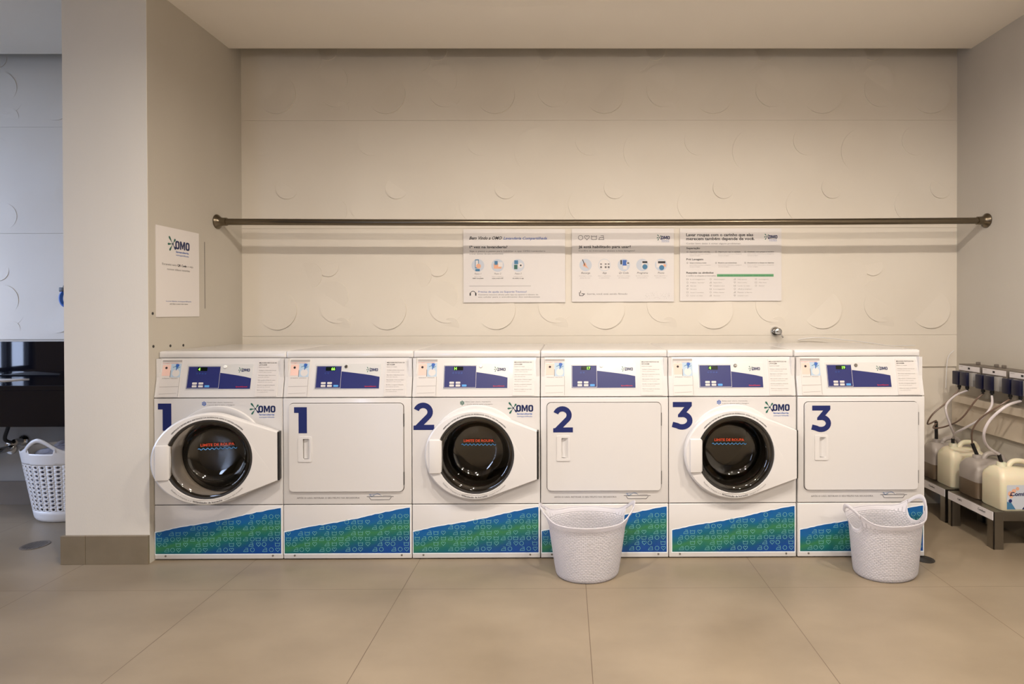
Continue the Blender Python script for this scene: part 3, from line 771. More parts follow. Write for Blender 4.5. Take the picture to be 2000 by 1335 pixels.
def dryer(loc, num, digits, label, knobm, decoff, skew):
    t = thing('tumble_dryer', label, 'dryer', loc, 0, 'tumble dryers in the row')
    shell(t); base_panel(t, decoff); lid(t); console(t, False, digits, knobm, skew)
    m = MB(); m.rbox(0.001, W-.001, 0, .02, Z_SEAM+.002, Z_CON-.002, M_WHITE, .004, 3); m.build('front_panel', t)
    u0, u1, v0, v1 = .036, .650, .370, .845
    m = MB(); m.flat(FACE, rrect(u0-.003, v0-.003, u1+.003, v1+.003, .024, 6), .0006, M_GAP); 
    hu0, hu1, hv0, hv1 = .110, .150, .545, .660
    m.prism(FACE, rrect(u0, v0, u1, v1, .022, 6), [rrect(hu0, hv0, hu1, hv1, .006)[::-1]], .0006, .0095, M_WHITE)
    m.prism(FACE, rrect(u0+.0025, v0+.0025, u1-.0025, v1-.0025, .020, 6), [rrect(hu0, hv0, hu1, hv1, .006)[::-1]], .0095, .0115, M_WHITE, False)
    d = m.build('door', t)
    m = MB(); m.prism(FACE, rrect(.088, .533, .160, .668, .006), [rrect(hu0+.003, hv0+.003, hu1-.001, hv1-.003, .005)[::-1]], .0115, .0155, M_WHITE2)
    A = [(hu0+.003, hv0+.003), (hu0+.003, hv1-.003)]; B = [(hu1-.001, hv0+.003), (hu1-.001, hv1-.003)]
    m.loft([[FACE(u, v, .0012) for u, v in A], [FACE(hu0+.016, v, .0012) for u, v in A], [FACE(hu0+.027, v, .006) for u, v in A], [FACE(u, v, .0150) for u, v in B]], M_WHITE2, False)
    m.build('door_handle', d)
    for vv in (.44, .755):
        MB().prism(FACE, [(u1-.001, vv-.035), (u1+.004, vv-.035), (u1+.004, vv+.035), (u1-.001, vv+.035)], [], .0007, .008, M_RUBBER).build('hinge', t, None)
    m = MB(); digit(m, FACE, num, .066, .687, .140, .0123, M_NAVY); m.build('number_decal', d, None)
    m = MB(); m.text(FACE, 'APÓS O USO, RETIRAR O SEU FELPO NA SECADORA', .073, .331, .0078, .0008, M_INKG, width=.338, bold=.01)
    x, y = .450, .338
    m.ribbon(FACE, [(x, y+.003), (x+.145, y+.003)], .0022, .0008, M_INK)
    m.ribbon(FACE, [(x+.012, y), (x+.022, y-.014), (x+.122, y-.014), (x+.132, y)], .0022, .0008, M_INK)
    m.ribbon(FACE, [(x+.035+.045*f, y+.006+.013*math.sin(f*PI)) for f in [i/10 for i in range(11)]], .0014, .0008, M_TEAL)
    m.ribbon(FACE, [(x+.012+.028*f, y+.012-.008*f+.006*math.sin(f*9)) for f in [i/16 for i in range(17)]], .0016, .0008, M_TEAL)
    m.ribbon(FACE, [(x+.045+.03*math.cos(f), y+.010+.007*math.sin(f)) for f in [i*.55 for i in range(10)]], .0011, .0008, M_LOGOB)
    m.ribbon(FACE, [(x+.085, y+.008), (x+.13, y+.0085)], .0014, .0008, M_INKG)
    m.build('lint_notice', t, None)
    return t
YM = 3.04
mx = lambda i: ((-2.2206, -1.526, -0.832, -0.138, 0.5555, 1.2535)[i], YM, 0)
M_KNOBW = mat('white_knob', lin(240, 240, 238), 0.3)
washer(mx(0), 1, '4', 'white front loading washer numbered 1 with its round door ajar, against the column', 12, M_KNOBW, 0, 0)
dryer(mx(1), 1, '66', 'white tumble dryer numbered 1 with square door and nothing in front of it', M_CHROME, 0, 0)
washer(mx(2), 2, 'H', 'white front loading washer numbered 2 with its round door closed', 0, M_KNOBW, 0, 0)
dryer(mx(3), 2, '17', 'white tumble dryer numbered 2 with a frosted basket standing before it', M_KNOBW, 0, 0)
washer(mx(4), 3, '4', 'white front loading washer numbered 3 between the two dryers behind frosted baskets', 0, M_STEEL, .012, .004)
dryer(mx(5), 3, '19', 'white tumble dryer numbered 3 at the right end of the row', M_STEEL, .008, .004)

# ------------------------------------------------------------------ clothes rail
t = thing('clothes_rail', 'long brushed metal clothes rail spanning the recess above the machines', 'rail', (XL, 3.605, 1.914))
L_ = XR-XL
N = 24
MB().tube([(0.012+(L_-.024)*i/N, 0, -0.010*math.sin(PI*i/N)) for i in range(N+1)], .0205, M_RODM, 24, 0).build('rail_tube', t)
for x, a in ((0, 1), (L_, -1)):
    MB().lathe((x, 0, 0), (a, 0, 0), [(.046, 0.0005), (.046, .006), (.041, .012), (.030, .022), (.026, .034), (.0255, .062), (.021, .063)], M_RODM, 32, True, False).build('wall_flange', t)

# ------------------------------------------------------------------ posters
PS = YW/F
def poster(px0, py0, px1, py1, label, draw, zx0, k=8.343):
    o = at(px0, py1, YW-.004); wd = (px1-px0)*PS; ht = (py1-py0)*PS
    t = thing('wall_poster', label, 'poster', (o.x, YW-.012, o.z), 0, 'instruction posters on the back wall')
    m = MB(); m.prism(Fr((0, 0, 0)), [(0, 0), (wd, 0), (wd, ht), (0, ht)], [], -.011, 0.0, M_PAPER); m.build('poster_sheet', t, None)
    m = MB(); fr = Fr((0, 0, 0))
    q = PS/k
    X = lambda zx: (zx-(px0-zx0)*k)*q
    Y = lambda zy: ht-(zy-(py0-440)*k)*q
    PT.clear(); draw(m, fr, X, Y, q); (m.build('poster_text', t, None) if m.v else None)
    for nm_, mb_ in PT: mb_.build(nm_, t, None)
PT = []
def newpart(name):
    b_ = MB(); PT.append((name, b_)); return b_
def T(m, fr, X, Y, q, s, x0, x1, yb, cap, mt, bold=0.0, shear=0.0):
    m.text(fr, s, X(x0), Y(yb), cap*q, .0007, mt, width=(x1-x0)*q, bold=bold, shear=shear)
def picture(m, fr, cx, cy, r, kind):
    m.disc(fr, cx, cy, r, .0006, M_PGREY, 28)
    n = .0009
    R = lambda a, b, c, d, mt, e=0: m.rect(fr, cx+a*r, cy+b*r, cx+c*r, cy+d*r, n+e, mt)
    if kind == 0: R(-.45, -.45, .15, .95, M_TEAL); R(-.35, -.3, .05, .8, M_PAPER, .0002); m.disc(fr, cx+.1*r, cy-.1*r, .38*r, n+.0003, M_SKIN, 14); R(-.4, -.9, .3, -.55, M_TEAL, .0004)
    elif kind == 1: R(-.6, -.5, .6, .3, M_SKIN); R(-.5, .1, 0, .7, M_TEAL, .0002); R(.1, -.2, .8, .5, M_PAPER, .0003)
    elif kind == 2: R(-.6, .2, 0, .8, M_TEAL); R(-.9*.7, -.6, -.1, .1, M_LEAF, .0001); m.disc(fr, cx+.4*r, cy, .42*r, n+.0003, M_PAPER, 14); m.disc(fr, cx+.42*r, cy, .14*r, n+.0005, M_INK, 10)
    elif kind == 3: m.ribbon(fr, [(cx-.5*r, cy+.9*r), (cx-.1*r, cy-.1*r)], .12*r, n+.0003, M_INK); petal(m, fr, cx+.3*r, cy-.4*r, 2.2, 0, .9*r, .4*r, n+.0001, M_SKIN); petal(m, fr, cx+.5*r, cy-.6*r, 2.5, 0, 1.1*r, .35*r, n+.0002, M_SKIN)
    elif kind == 4:
        m.disc(fr, cx, cy, .92*r, n, M_PAPER, 28)
        for a in (-.55, .2, .8*.85): R(a-.15, .05, a+.15, .25, M_INKG, .0003); R(a-.15, -.5, a+.15, -.2, M_INKG, .0003)
    elif kind == 5: R(-.2, -.1, .45, .8, M_LOGOB); R(-.55, .1, -.3, .8, M_INK, .0002); R(.4, .1, .85, .5, M_PAPER, .0002); R(.55, .2, .9*.95, .4, M_INK, .0004); R(-.1, -.7, .5, -.1, M_PAPER, .0001)
    elif kind == 6: R(-.1, -.65, .7, .65, M_PAPER); R(0, .3, .8, .6, M_INK, .0003); m.disc(fr, cx+.4*r, cy-.3*r, .42*r, n+.0004, M_TEAL, 14)
    else: R(-.75, -.4, .5, .7, M_PAPER); R(-.5, .25, .7, .6, M_INK, .0003); m.disc(fr, cx+.1*r, cy-.45*r, .42*r, n+.0004, M_TEAL, 14); R(.4, -.3, .8, .1, M_SKIN, .0003)
def p1(m, fr, X, Y, q):
    m = newpart('headline')
    T(m, fr, X, Y, q, 'Bem Vindo a OMO', 145, 675, 232, 52, M_INK, .02, .35); T(m, fr, X, Y, q, 'Lavanderia Compartilhada', 700, 1405, 232, 44, M_INKB, .012, .35)
    m = newpart('body_text')
    T(m, fr, X, Y, q, '1ª vez na lavanderia?', 152, 765, 372, 40, M_INK, .02)
    T(m, fr, X, Y, q, 'Siga o passo a passo para habilitar o app OMO Lavanderia', 152, 1380, 432, 26, M_INKG); T(m, fr, X, Y, q, 'e lavar dentro do seu condomínio', 152, 695, 474, 22, M_INKG)
    for i, x in enumerate((285, 605, 937)):
        picture(newpart('round_picture'), fr, X(x), Y(652), 103*q, i); T(m, fr, X, Y, q, 'Passo %d' % (i+1), x-55, x+55, 798, 28, M_INKG, 0, .3)
        T(m, fr, X, Y, q, ['Baixe o app', 'Faça o cadastro', 'Cadastre o cartão'][i], x-(55, 90, 75)[i], x+(55, 90, 75)[i], 838, 12, M_INKL)
        T(m, fr, X, Y, q, ['OMO Lavanderia', 'nome, e-mail e CPF', 'de crédito no app'][i], x-90, x+90, 868, 16, M_INK, .02)
    m = newpart('footer')
    m.ribbon(fr, [(X(145), Y(985)), (X(1145), Y(985))], 4*q, .0007, M_INKG)
    m.ribbon(fr, [(X(205)+45*q*math.cos(a), Y(1115)+45*q*math.sin(a)) for a in [-.6+i*.35 for i in range(13)]], 9*q, .0007, M_INK)
    for s_ in (-1, 1): m.rect(fr, X(205+s_*45-10), Y(1140), X(205+s_*45+10), Y(1095), .0008, M_INK)
    T(m, fr, X, Y, q, 'Precisa de ajuda ou Suporte Técnico?', 290, 1075, 1092, 30, M_INKB)
    T(m, fr, X, Y, q, 'Converse conosco direto pelo app ou aponte a câmera do', 290, 1262, 1135, 22, M_INKG); T(m, fr, X, Y, q, 'seu celular para o atendimento dos condomínios', 290, 1290, 1172, 20, M_INKG)
def p2(m, fr, X, Y, q):
    for i, (k, x) in enumerate(zip('chbi', (202, 305, 420, 540))): icon(newpart('care_symbol'), fr, k, X(x), Y(203), 74*q, 9*q, .0007, M_INKG)
    logo(newpart('logo'), fr, X(1510), Y(235), 62*q*.9, .0007)
    m = newpart('body_text')
    T(m, fr, X, Y, q, 'Já está habilitado para usar?', 170, 1018, 372, 42, M_INK, .022); T(m, fr, X, Y, q, 'Confira as instruções abaixo e boa lavagem!', 170, 1080, 428, 26, M_INKG)
    for i, x in enumerate((282, 588, 903, 1205, 1508)):
        picture(newpart('round_picture'), fr, X(x), Y(648), 100*q, 3+i); T(m, fr, X, Y, q, ['Recarga', 'App', 'Qr Code', 'Programa', 'Pronto'][i], x-(72, 35, 78, 88, 52)[i], x+(72, 35, 78, 88, 52)[i], 790, 30, M_INK, 0, .3)
        T(m, fr, X, Y, q, ['Recarregue o cartão', 'Abra o aplicativo', 'Escaneie o código', 'Escolha o programa', 'Basta aguardar e'][i], x-105, x+100, 830, 13, M_INKL)
        T(m, fr, X, Y, q, ['antes de usar', 'e selecione', 'da máquina', 'na lavadora', 'retirar a roupa'][i], x-90, x+80, 862, 13, M_INKL)
    m = newpart('footer')
    m.ribbon(fr, [(X(180), Y(1090)), (X(185), Y(1145)), (X(235), Y(1145)), (X(262), Y(1118)), (X(215), Y(1112))], 10*q, .0007, M_INK); m.ribbon(fr, [(X(200), Y(1105)), (X(200), Y(1065))], 10*q, .0007, M_INK)
    T(m, fr, X, Y, q, 'Sorria, você está sendo filmado', 305, 960, 1130, 28, M_INKG)
    rn = random.Random(5)
    for i in range(60): m.disc(fr, X(1250+rn.random()*400), Y(1195-rn.random()*(40+80*rn.random())), 3*q, .0007, M_INKL, 6)
def p3(m, fr, X, Y, q):
    m = newpart('headline')
    T(m, fr, X, Y, q, 'Lavar roupas com o carinho que elas', 168, 1258, 182, 46, M_INK, .026); T(m, fr, X, Y, q, 'merecem também depende de você.', 168, 1280, 246, 46, M_INK, .026)
    logo(newpart('logo'), fr, X(1508), Y(225), 60*q*.95, .0007)
    T(m, fr, X, Y, q, 'Cuidar bem delas é evitar alguns problemas', 168, 1050, 314, 26, M_INKG)
    m = newpart('body_text')
    T(m, fr, X, Y, q, 'Separação', 170, 392, 392, 30, M_INK, .02); T(m, fr, X, Y, q, 'Pré Lavagem', 170, 445, 572, 30, M_INK, .02); T(m, fr, X, Y, q, 'Respeite os símbolos', 170, 612, 790, 30, M_INK, .02)
    A = [['Separe as roupas coloridas', 'Separe por tipo e sujidade', 'Cuidado com peças e tecidos'], ['Limpe os bolsos e feche', 'Retire as manchas', 'Desabotoe e desça os zíperes']]
    for r_, yb in enumerate((445, 625)):
        for c_, x in enumerate((225, 690, 1165)):
            icon(m, fr, 'c', X(x-38), Y(yb-8), 22*q, 4*q, .0007, M_INKG)
            T(m, fr, X, Y, q, A[r_][c_], x, x+(330, 360, 430)[c_]-(60*r_ if c_ < 2 else 0), yb, 17, M_INK, .015)
            T(m, fr, X, Y, q, 'para evitar manchas e desgaste', x, x+(340, 380, 430)[c_], yb+33, 13, M_INKL); T(m, fr, X, Y, q, 'durante a lavagem', x, x+170, yb+60, 13, M_INKL)
    T(m, fr, X, Y, q, 'e confira na etiqueta as instruções', 170, 650, 835, 22, M_INKG)
    newpart('green_bar').rect(fr, X(668), Y(842), X(1590), Y(800), .0006, M_GREEN); T(m, fr, X, Y, q, 'cada símbolo indica o cuidado com a sua roupa', 690, 1570, 830, 18, M_LEAF)
    rn = random.Random(2); wd_ = ['Lavagem', 'Lavar à mão', 'Não lavar', 'Alvejar', 'Secar', 'Passar a ferro', 'Não passar', 'Limpeza a seco', 'Secar à sombra']
    for ci, (x, nr) in enumerate(((235, 6), (612, 6), (1005, 6), (1350, 3))):
        for j in range(nr):
            yb = 892+j*53; icon(m, fr, 'bcih'[(j+ci) % 4], X(x-48), Y(yb-10), 26*q, 4*q, .0007, M_INKL)
            T(m, fr, X, Y, q, wd_[(ci*3+j*2) % 9], x, x+90+rn.random()*150, yb, 17, M_INKL)
poster(906, 448, 1104, 590, 'white instruction poster headed by handwritten blue welcome line, left of three', p1, 900)
poster(1117, 447, 1316, 589, 'white instruction poster with five round pictures in a row, middle of three', p2, 1110)
poster(1328, 447, 1526, 588, 'white text-heavy poster with a green bar, right of three', p3, 1320)
# poster on the side wall
Y0, Y1, Z0, Z1 = 3.063, 3.42, 1.312, 1.813
t = thing('wall_poster', 'white portrait notice on the grey side wall at the left', 'poster', (XL, Y0, Z0))
fr = Fr((0, 0, 0), (0, 1, 0), (0, 0, 1), (1, 0, 0))
MB().prism(fr, [(0, 0), (.357, 0), (.357, .501), (0, .501)], [], 0.0005, .004, M_PAPER).build('poster_sheet', t, None)
m = MB(); g = Fr((.004, 0, 0), (0, 1, 0), (0, 0, 1), (1, 0, 0))
logo(m, g, .150, .385, .048, .0007); m.build('logo', t, None); m = MB()
m.text(g, 'Escaneie este', .045, .288, .012, .0007, M_INKG, width=.115); m.text(g, 'QR Code', .166, .288, .012, .0007, M_INK, width=.078, bold=.03); m.text(g, 'e veja', .252, .288, .012, .0007, M_INKG, width=.05)
m.text(g, 'nossos vídeos tutoriais', .178, .262, .012, .0007, M_INKG, width=.19, align='C')
m.build('poster_text', t, None); m = MB()
m.text(g, 'Lavanderia compartilhada', .178, .085, .007, .0007, M_INKB, width=.21, align='C'); m.text(g, 'para lavar e secar suas roupas', .178, .070, .007, .0007, M_INK, width=.15, align='C')
m.build('footer', t, None)
# fine scratch line and screw holes in the side wall
m = MB(); m.box(XL, XL+.0008, 3.478, 3.481, 1.36, 1.77, M_RUBBER)
for (px, py) in ((301, 610), (302, 674), (335, 673), (360, 672)):
    Yh = -XL*F/(VX-px); p = at(px, py, Yh); m.lathe((XL, Yh, p.z), (1, 0, 0), [(.008, .0003), (.008, .001), (.005, .0015)], M_RUBBER, 10, False, True)
struct(m, 'trim_2')

# wall tap above washer 3
p = at(1517, 648, YW-.02)
t = thing('wall_valve', 'small chrome stop valve on the wall above washer 3', 'valve', (p.x, YW, p.z))
MB().lathe((0, 0, 0), (0, -1, 0), [(.034, 0.0005), (.033, .006), (.026, .016), (.016, .022), (.015, .045), (.022, .047), (.024, .060), (.015, .066)], M_CHROME, 28, False, True).build('valve_body', t)
MB().tube([(0.01, -.05, -.004), (.022, -.054, -.022), (.034, -.055, -.040)], .006, M_CHROME, 10).build('valve_lever', t)
for (px, w_) in ((714, .03), (770, .02), (1140, .025)):
    p = at(px, 672, YW-.02)
# pale cord draped behind the last machines
tag(MB().tube([at(1560, 664, 3.86), at(1600, 660, 3.84), at(1680, 668, 3.82), at(1740, 676, 3.80), at(1790, 676, 3.80)], .0028, M_WHITE2, 8).build('power_cord'), 'thin pale cord draped along the tops of the last machines', 'cord')
tag(MB().tube([at(1866, 686, 3.85), at(1856, 696, 3.85), at(1852, 715, 3.85), at(1850, 760, 3.85)], .003, M_WHITE2, 8).build('power_cord'), 'pale cord hanging at the corner beside the dosing pumps', 'cord')

# ------------------------------------------------------------------ frosted baskets
def frost_basket(loc, rz, label, grp, at_, ab, bt, bb, zr, ear, earw=.42, zb_=0.0):
    t = thing('laundry_basket', label, 'basket', loc, rz, grp)
    K, R = 144, 26
    th = [2*PI*i/K for i in range(K)]
    def wrap(a):
        a = (a+PI/2) % PI - PI/2
        return a
    zo = lambda a: zr+ear*math.exp(-(wrap(a)/earw)**2*1.0)
    hh = .34
    def zcut(a):
        u = wrap(a)
        if abs(u) < hh:
            return zr-.012-.030*(1-(u/hh)**2)**.5+(zo(hh)-.018-(zr-.012))*(abs(u)/hh)**4
        return zo(a)
    zh = lambda a: zo(a)-.022
    def pt(a, z):
        f = z/zr; fl = 0.012*max(0, f-.86)/.14
        A = ab+(at_-ab)*f**.9+fl; B = bb+(bt-bb)*f**.9+fl
        if z < .02: q = math.sqrt(max(0, 1-((.02-z)/.02)**2)); A -= .016*(1-q); B -= .016*(1-q)
        return Vector((A*math.cos(a), B*math.sin(a), z+zb_))
    m = MB(); m.uv = []
    levels = [0, .002, .006, .012, .02]+[None]*R
    loops = []
    for li in range(5+R):
        lp = []
        for i, a in enumerate(th):
            zt = zcut(a); z = levels[li] if li < 5 else .02+(zt-.02)*(li-4)/R
            lp.append(pt(a, z)); m.uv.append((i/K*56, min(z, zr*.93)/zr*21*1.0))
        loops.append(lp)
    kk = 5+int(R*.90)
    m.loft(loops, M_FROST)
    pi_ = m.mi(M_FROSTP)
    for f_ in range(kk*K, len(m.f)): m.m[f_] = pi_
    # base plate
    m.add(loops[0], [tuple(range(K))[::-1]], M_FROST); m.uv += [(0, 0)]*K
    ob = m.build('basket_body', t, 60, solid=.0022)
    for c in (0, PI):
        m = MB(); n_ = 26; L1 = []; L2 = []
        for i in range(n_+1):
            a = c-hh+2*hh*i/n_
            lo = max(zcut(a), zh(a)) if i not in (0, n_) else zo(a)-.02
            L1.append(pt(a, min(lo, zo(a)-.016))); L2.append(pt(a, zo(a)))
        mid = [(p+q)/2+Vector((math.cos(c)*.004, 0, 0)) for p, q in zip(L1, L2)]
        m.loft([L1, mid, L2], M_FROSTP, False); m.build('handle', t, 60, solid=.004)
    # rolled rim between the handles
    for s_ in (1, -1):
        pts = [pt(s_*(hh+(PI-2*hh)*i/40), zo(hh+(PI-2*hh)*i/40)) for i in range(41)]
        MB().tube(pts, .0032, M_FROSTP, 8, 0).build('rim', t)
    return t
frost_basket((.107, 2.873, 0), 0.05, 'frosted white basket standing in front of dryer 2', 'frosted white laundry baskets', .200, .157, .146, .125, .287, .078)
frost_basket((1.632, 2.868, 0), 0.30, 'frosted white basket standing in front of dryer 3', 'frosted white laundry baskets', .196, .165, .138, .122, .290, .084)

# perforated basket in the left bay
def holed_basket():
    c = (-3.268, 3.738, 0)
    t = thing('laundry_basket', 'white perforated laundry basket full of clothes under the black counter', 'basket', c)
    at_, ab, bt, bb, zr = .292, .205, .20, .150, .455
    def pt(a, z):
        f = z/zr; A = ab+(at_-ab)*f; B = bb+(bt-bb)*f
        if z < .03: q = math.sqrt(max(0, 1-((.03-z)/.03)**2)); A -= .022*(1-q); B -= .022*(1-q)
        return Vector((A*math.cos(a), B*math.sin(a), z))
    m = MB(); C, R = 36, 11; z0, z1 = .075, .375
    for i in range(C):
        for j in range(R):
            a0, a1 = 2*PI*i/C, 2*PI*(i+1)/C; b0, b1 = z0+(z1-z0)*j/R, z0+(z1-z0)*(j+1)/R
            ac, bc = (a0+a1)/2, (b0+b1)/2
            o = [(a0, b0), (ac, b0), (a1, b0), (a1, bc), (a1, b1), (ac, b1), (a0, b1), (a0, bc)]
            ri = [(ac+(a1-a0)*.25*math.cos(PI*(-.75+.25*k)), bc+(b1-b0)*.30*math.sin(PI*(-.75+.25*k))) for k in range(8)]
            m.loft([[pt(*p) for p in o], [pt(*p) for p in ri]], M_BSK)
    K = C*2; th = [2*PI*i/K for i in range(K)]
    m.loft([[pt(a, z) for a in th] for z in (0, .003, .01, .02, .03, .05, z0)], M_BSK, True, True)
    ha = [math.radians(264), math.radians(84)]
    def dd(a): return min(abs((a-h+PI) % (2*PI)-PI) for h in ha)
    hh = .30
    zo = lambda a: zr+.095*math.exp(-(dd(a)/.36)**2)
    zc = lambda a: zr-.005 if dd(a) < hh else zo(a)
    th = [2*PI*i/(K*2) for i in range(K*2)]
    m.loft([[pt(a, z1+(zc(a)-z1)*k/6) for a in th] for k in range(7)], M_BSK)
    m.build('basket_body', t, 50, solid=.004)
    for h in ha:
        m = MB(); L1 = []; L2 = []
        for i in range(25):
            a = h-hh-.05+(2*hh+.1)*i/24; top = zo(a); lo = top-.026
            if i in (0, 24): lo = top-.034
            L1.append(pt(a, lo)); L2.append(pt(a, top))
        m.loft([L1, L2], M_BSK, False); m.build('handle', t, 50, solid=.009)
    cl = bpy.data.objects.new('laundry_pile', None)
    m = MB(); rn = random.Random(4); n = 28; P = []
    for i in range(n+1):
        r_ = i/n
        P.append([Vector((.255*r_*math.cos(2*PI*j/48), .165*r_*math.sin(2*PI*j/48), .475-.10*r_**3+.022*math.sin(7*r_+5*math.cos(2*PI*j/48))*math.cos(3*2*PI*j/48+4*r_))) for j in range(48)])
    bpy.data.objects.remove(cl)
    P2 = [[Vector((p.x*.80, p.y*.80, .10)) for p in P[-1]]]
    m.loft(P+P2, M_CLOTH); o = m.build('laundry_pile', None, 80, loc=c); tag(o, 'crumpled pale blue and grey clothes heaped inside the perforated basket', 'clothes')
    m = MB(); m.loft([[Vector((.11+.05*k*math.cos(2*PI*j/16), -.03+.04*k*math.sin(2*PI*j/16), .515+.03*(1-k*k)-.01*k)) for j in range(16)] for k in (0.01, .3, .6, .85, 1.0)], M_CLOTH2)
    o = m.build('folded_cloth', None, 80, loc=c); tag(o, 'dark olive cloth lying at the right on the heap in the perforated basket', 'cloth')
holed_basket()

# ------------------------------------------------------------------ left bay: counter and plumbing
ZCT, YCF = 0.887, 3.49
t = thing('washbasin_counter', 'black polished stone counter with deep front apron under the left wall', 'counter', (-4.0, YCF, 0))
w0, w1 = -1.9, (CX0-.001)+4.0
MB().rbox(w0, w1, 0, YWL-YCF-.008, ZCT-.03, ZCT, M_GRANITE, .002, 1).build('counter_top', t)
MB().rbox(w0, w1, 0.001, .021, .632, ZCT-.031, M_GRANITE, .001, 1).build('front_apron', t)
MB().rbox(w0, w1, YWL-YCF-.026, YWL-YCF-.008, ZCT, 1.137, M_GRANITE, .001, 1).build('backsplash', t)
# white folded sheet/basin rim on the counter
p0 = at(0, 737, 3.75)
t = thing('paper_sheet', 'white flat sheet lying on the black counter', 'paper', (-3.79, 3.66, ZCT))
MB().prism(Fr((0, 0, 0), (1, 0, 0), (0, 1, 0), (0, 0, 1)), [(-.25, -.10), (.10, .06), (.17, .155), (-.25, .155)], [], .0005, .006, M_PAPER).build('sheet', t, None)
p = at(45, 857, 3.93)
t = thing('wall_valve', 'chrome valve with black hose on the wall under the counter', 'valve', (p.x, YWL, p.z))
MB().lathe((0, 0, 0), (0, -1, 0), [(.04, .0005), (.039, .006), (.03, .018), (.02, .024), (.019, .05), (.024, .052), (.022, .07)], M_CHROME, 28, False, True).build('valve_body', t)
MB().tube([(-.01, -.075, 0), (-.035, -.10, .03), (-.01, -.10, .12), (0.0, -.08, .24)], .011, M_BLACK, 10).build('hose', t)
p = at(20, 872, 3.93)
t = thing('drain_pipe', 'dark chrome waste pipe entering the wall under the counter', 'pipe', (p.x, YWL, p.z))
MB().lathe((0, 0, 0), (0, -1, 0), [(.045, .0005), (.043, .008), (.032, .012)], M_CHROME, 28, False, True).build('wall_flange', t)
MB().tube([(0, -.01, 0), (0, -.08, 0), (-.05, -.12, -.01), (-.3, -.14, -.03)], .022, M_CHROME, 14).build('pipe', t)
# blue item hanging
p = at(125, 580, 3.91)
t = thing('hanging_hook', 'blue ring-shaped plastic hook hanging on a thin cord beside the column', 'hook', (p.x, p.y, p.z))
MB().tube([(.045*math.cos(a)*.8+.03, 0, .052*math.sin(a)) for a in [math.radians(115+i*20) for i in range(11)]], .012, M_BLUEP, 12, 3).build('hook_ring', t)
MB().rbox(-.006, .036, -.016, .016, .045, .075, M_RUBBER, .004, 2).build('hook_collar', t)
MB().tube([(.008, 0, .07), (.03, 0, .13), (.06, 0.01, .24), (.08, .036, .36)], .0018, M_RUBBER, 6).build('cord', t)
MB().lathe((.08, YWL-p.y-.0005, .36), (0, -1, 0), [(.010, 0), (.009, .01), (.004, .016)], M_CHROME, 12, True, True).build('wall_nail', t)
def drain(px, py, name, label, r):
    Y = H*F/(py-VY); X = (px-VX)*Y/F
    t = thing('floor_drain', label, 'drain', (X, Y, 0))
    MB().lathe((0, 0, .0003), (0, 0, 1), [(r, 0), (r, .002), (r*.9, .003), (r*.86, .0015), (.0001, .0015)], M_RUBBER if px > 1000 else M_HOUSE, 32).build('drain_ring', t)
    m = MB()
    for i in range(-3, 4):
        h = math.sqrt(max(0, (r*.8)**2-(i*r*.22)**2)); m.box(i*r*.22-.003, i*r*.22+.003, -h, h, .0017, .0024, M_BLACK)
    m.build('drain_slots', t, None)
drain(70, 1061, 'floor_drain', 'round metal floor drain in front of the perforated basket', .068)
drain(1808, 1096, 'floor_drain', 'dark round floor drain beside dryer 3', .050)

# ------------------------------------------------------------------ right side: dosing station
XF = 2.60
for i, (ya, yb, lab) in enumerate(((3.520, 3.712, 'grey two-head dosing pump nearest the back wall'), (3.308, 3.502, 'grey two-head dosing pump between the other two'), (3.098, 3.288, 'grey two-head dosing pump cut by the right edge of the picture'))):
    t = thing('dosing_pump', lab, 'pump', (XR, ya, .875), 0, 'dosing pumps on the right wall')
    wy = yb-ya; fr = Fr((XF-XR, wy, 0), (0, -1, 0), (0, 0, 1), (-1, 0, 0))   # u runs towards the camera, face looks left
    MB().rbox(XF-XR, -.0005, 0, wy, .004, .112, M_HOUSE, .003, 2).build('housing', t)
    m = MB(); m.prism(fr, [(.004, .072), (wy-.004, .072), (wy-.004, .104), (.004, .104)], [], 0, .002, M_STRIP)
    m.rect(fr, .088, .083, .106, .095, .0025, M_INK); m.text(fr, 'DOSADOR', .012, .094, .005, .0025, M_INKG, width=.03); m.build('label_strip', t, None)
    for (a, b) in ((.000, .056), (.070, .132)):
        m = MB(); m.rbox(XF-XR-.045, XF-XR-.0005, wy-b, wy-a, -.022, .066, M_PUMP, .004, 2)
        m.lathe((XF-XR-.022, wy-(a+b)/2-.008, -.022), (0, 0, -1), [(.011, 0), (.011, .018), (.007, .020), (.007, .030)], M_BLACK, 14, False, True); m.build('pump_head', t)
    MB().rbox(XF-XR-.03, XF-XR-.0005, wy-.168, wy-.134, -.02, .066, M_PUMPG, .003, 2).build('pump_cover', t)
    MB().rbox(XF-XR-.022, XF-XR-.0005, wy-.069, wy-.057, -.015, .066, M_PUMPG, .002, 1).build('centre_spine', t)
for px, py in ((1914, 706), (1950, 711), (1965, 713)):
    Yn = 2.66*F/(px-VX); p = at(px, py, Yn); 
    tag(MB().rbox(p.x-.012, p.x+.010, p.y-.009, p.y+.009, .9872, 1.006, M_HOUSE, .003, 1).build('wall_clip'), 'small brown clip on the wall above the dosing pumps', 'clip', 'clips above the pumps')
struct(MB().rbox(2.62, XR, 3.02, 3.80, .722, .770, M_LEDGE, .003, 1), 'trim_3')
struct(MB().rbox(2.668, XR, 3.02, YW, .557, .722, M_LEDGE, .003, 1), 'trim_4')
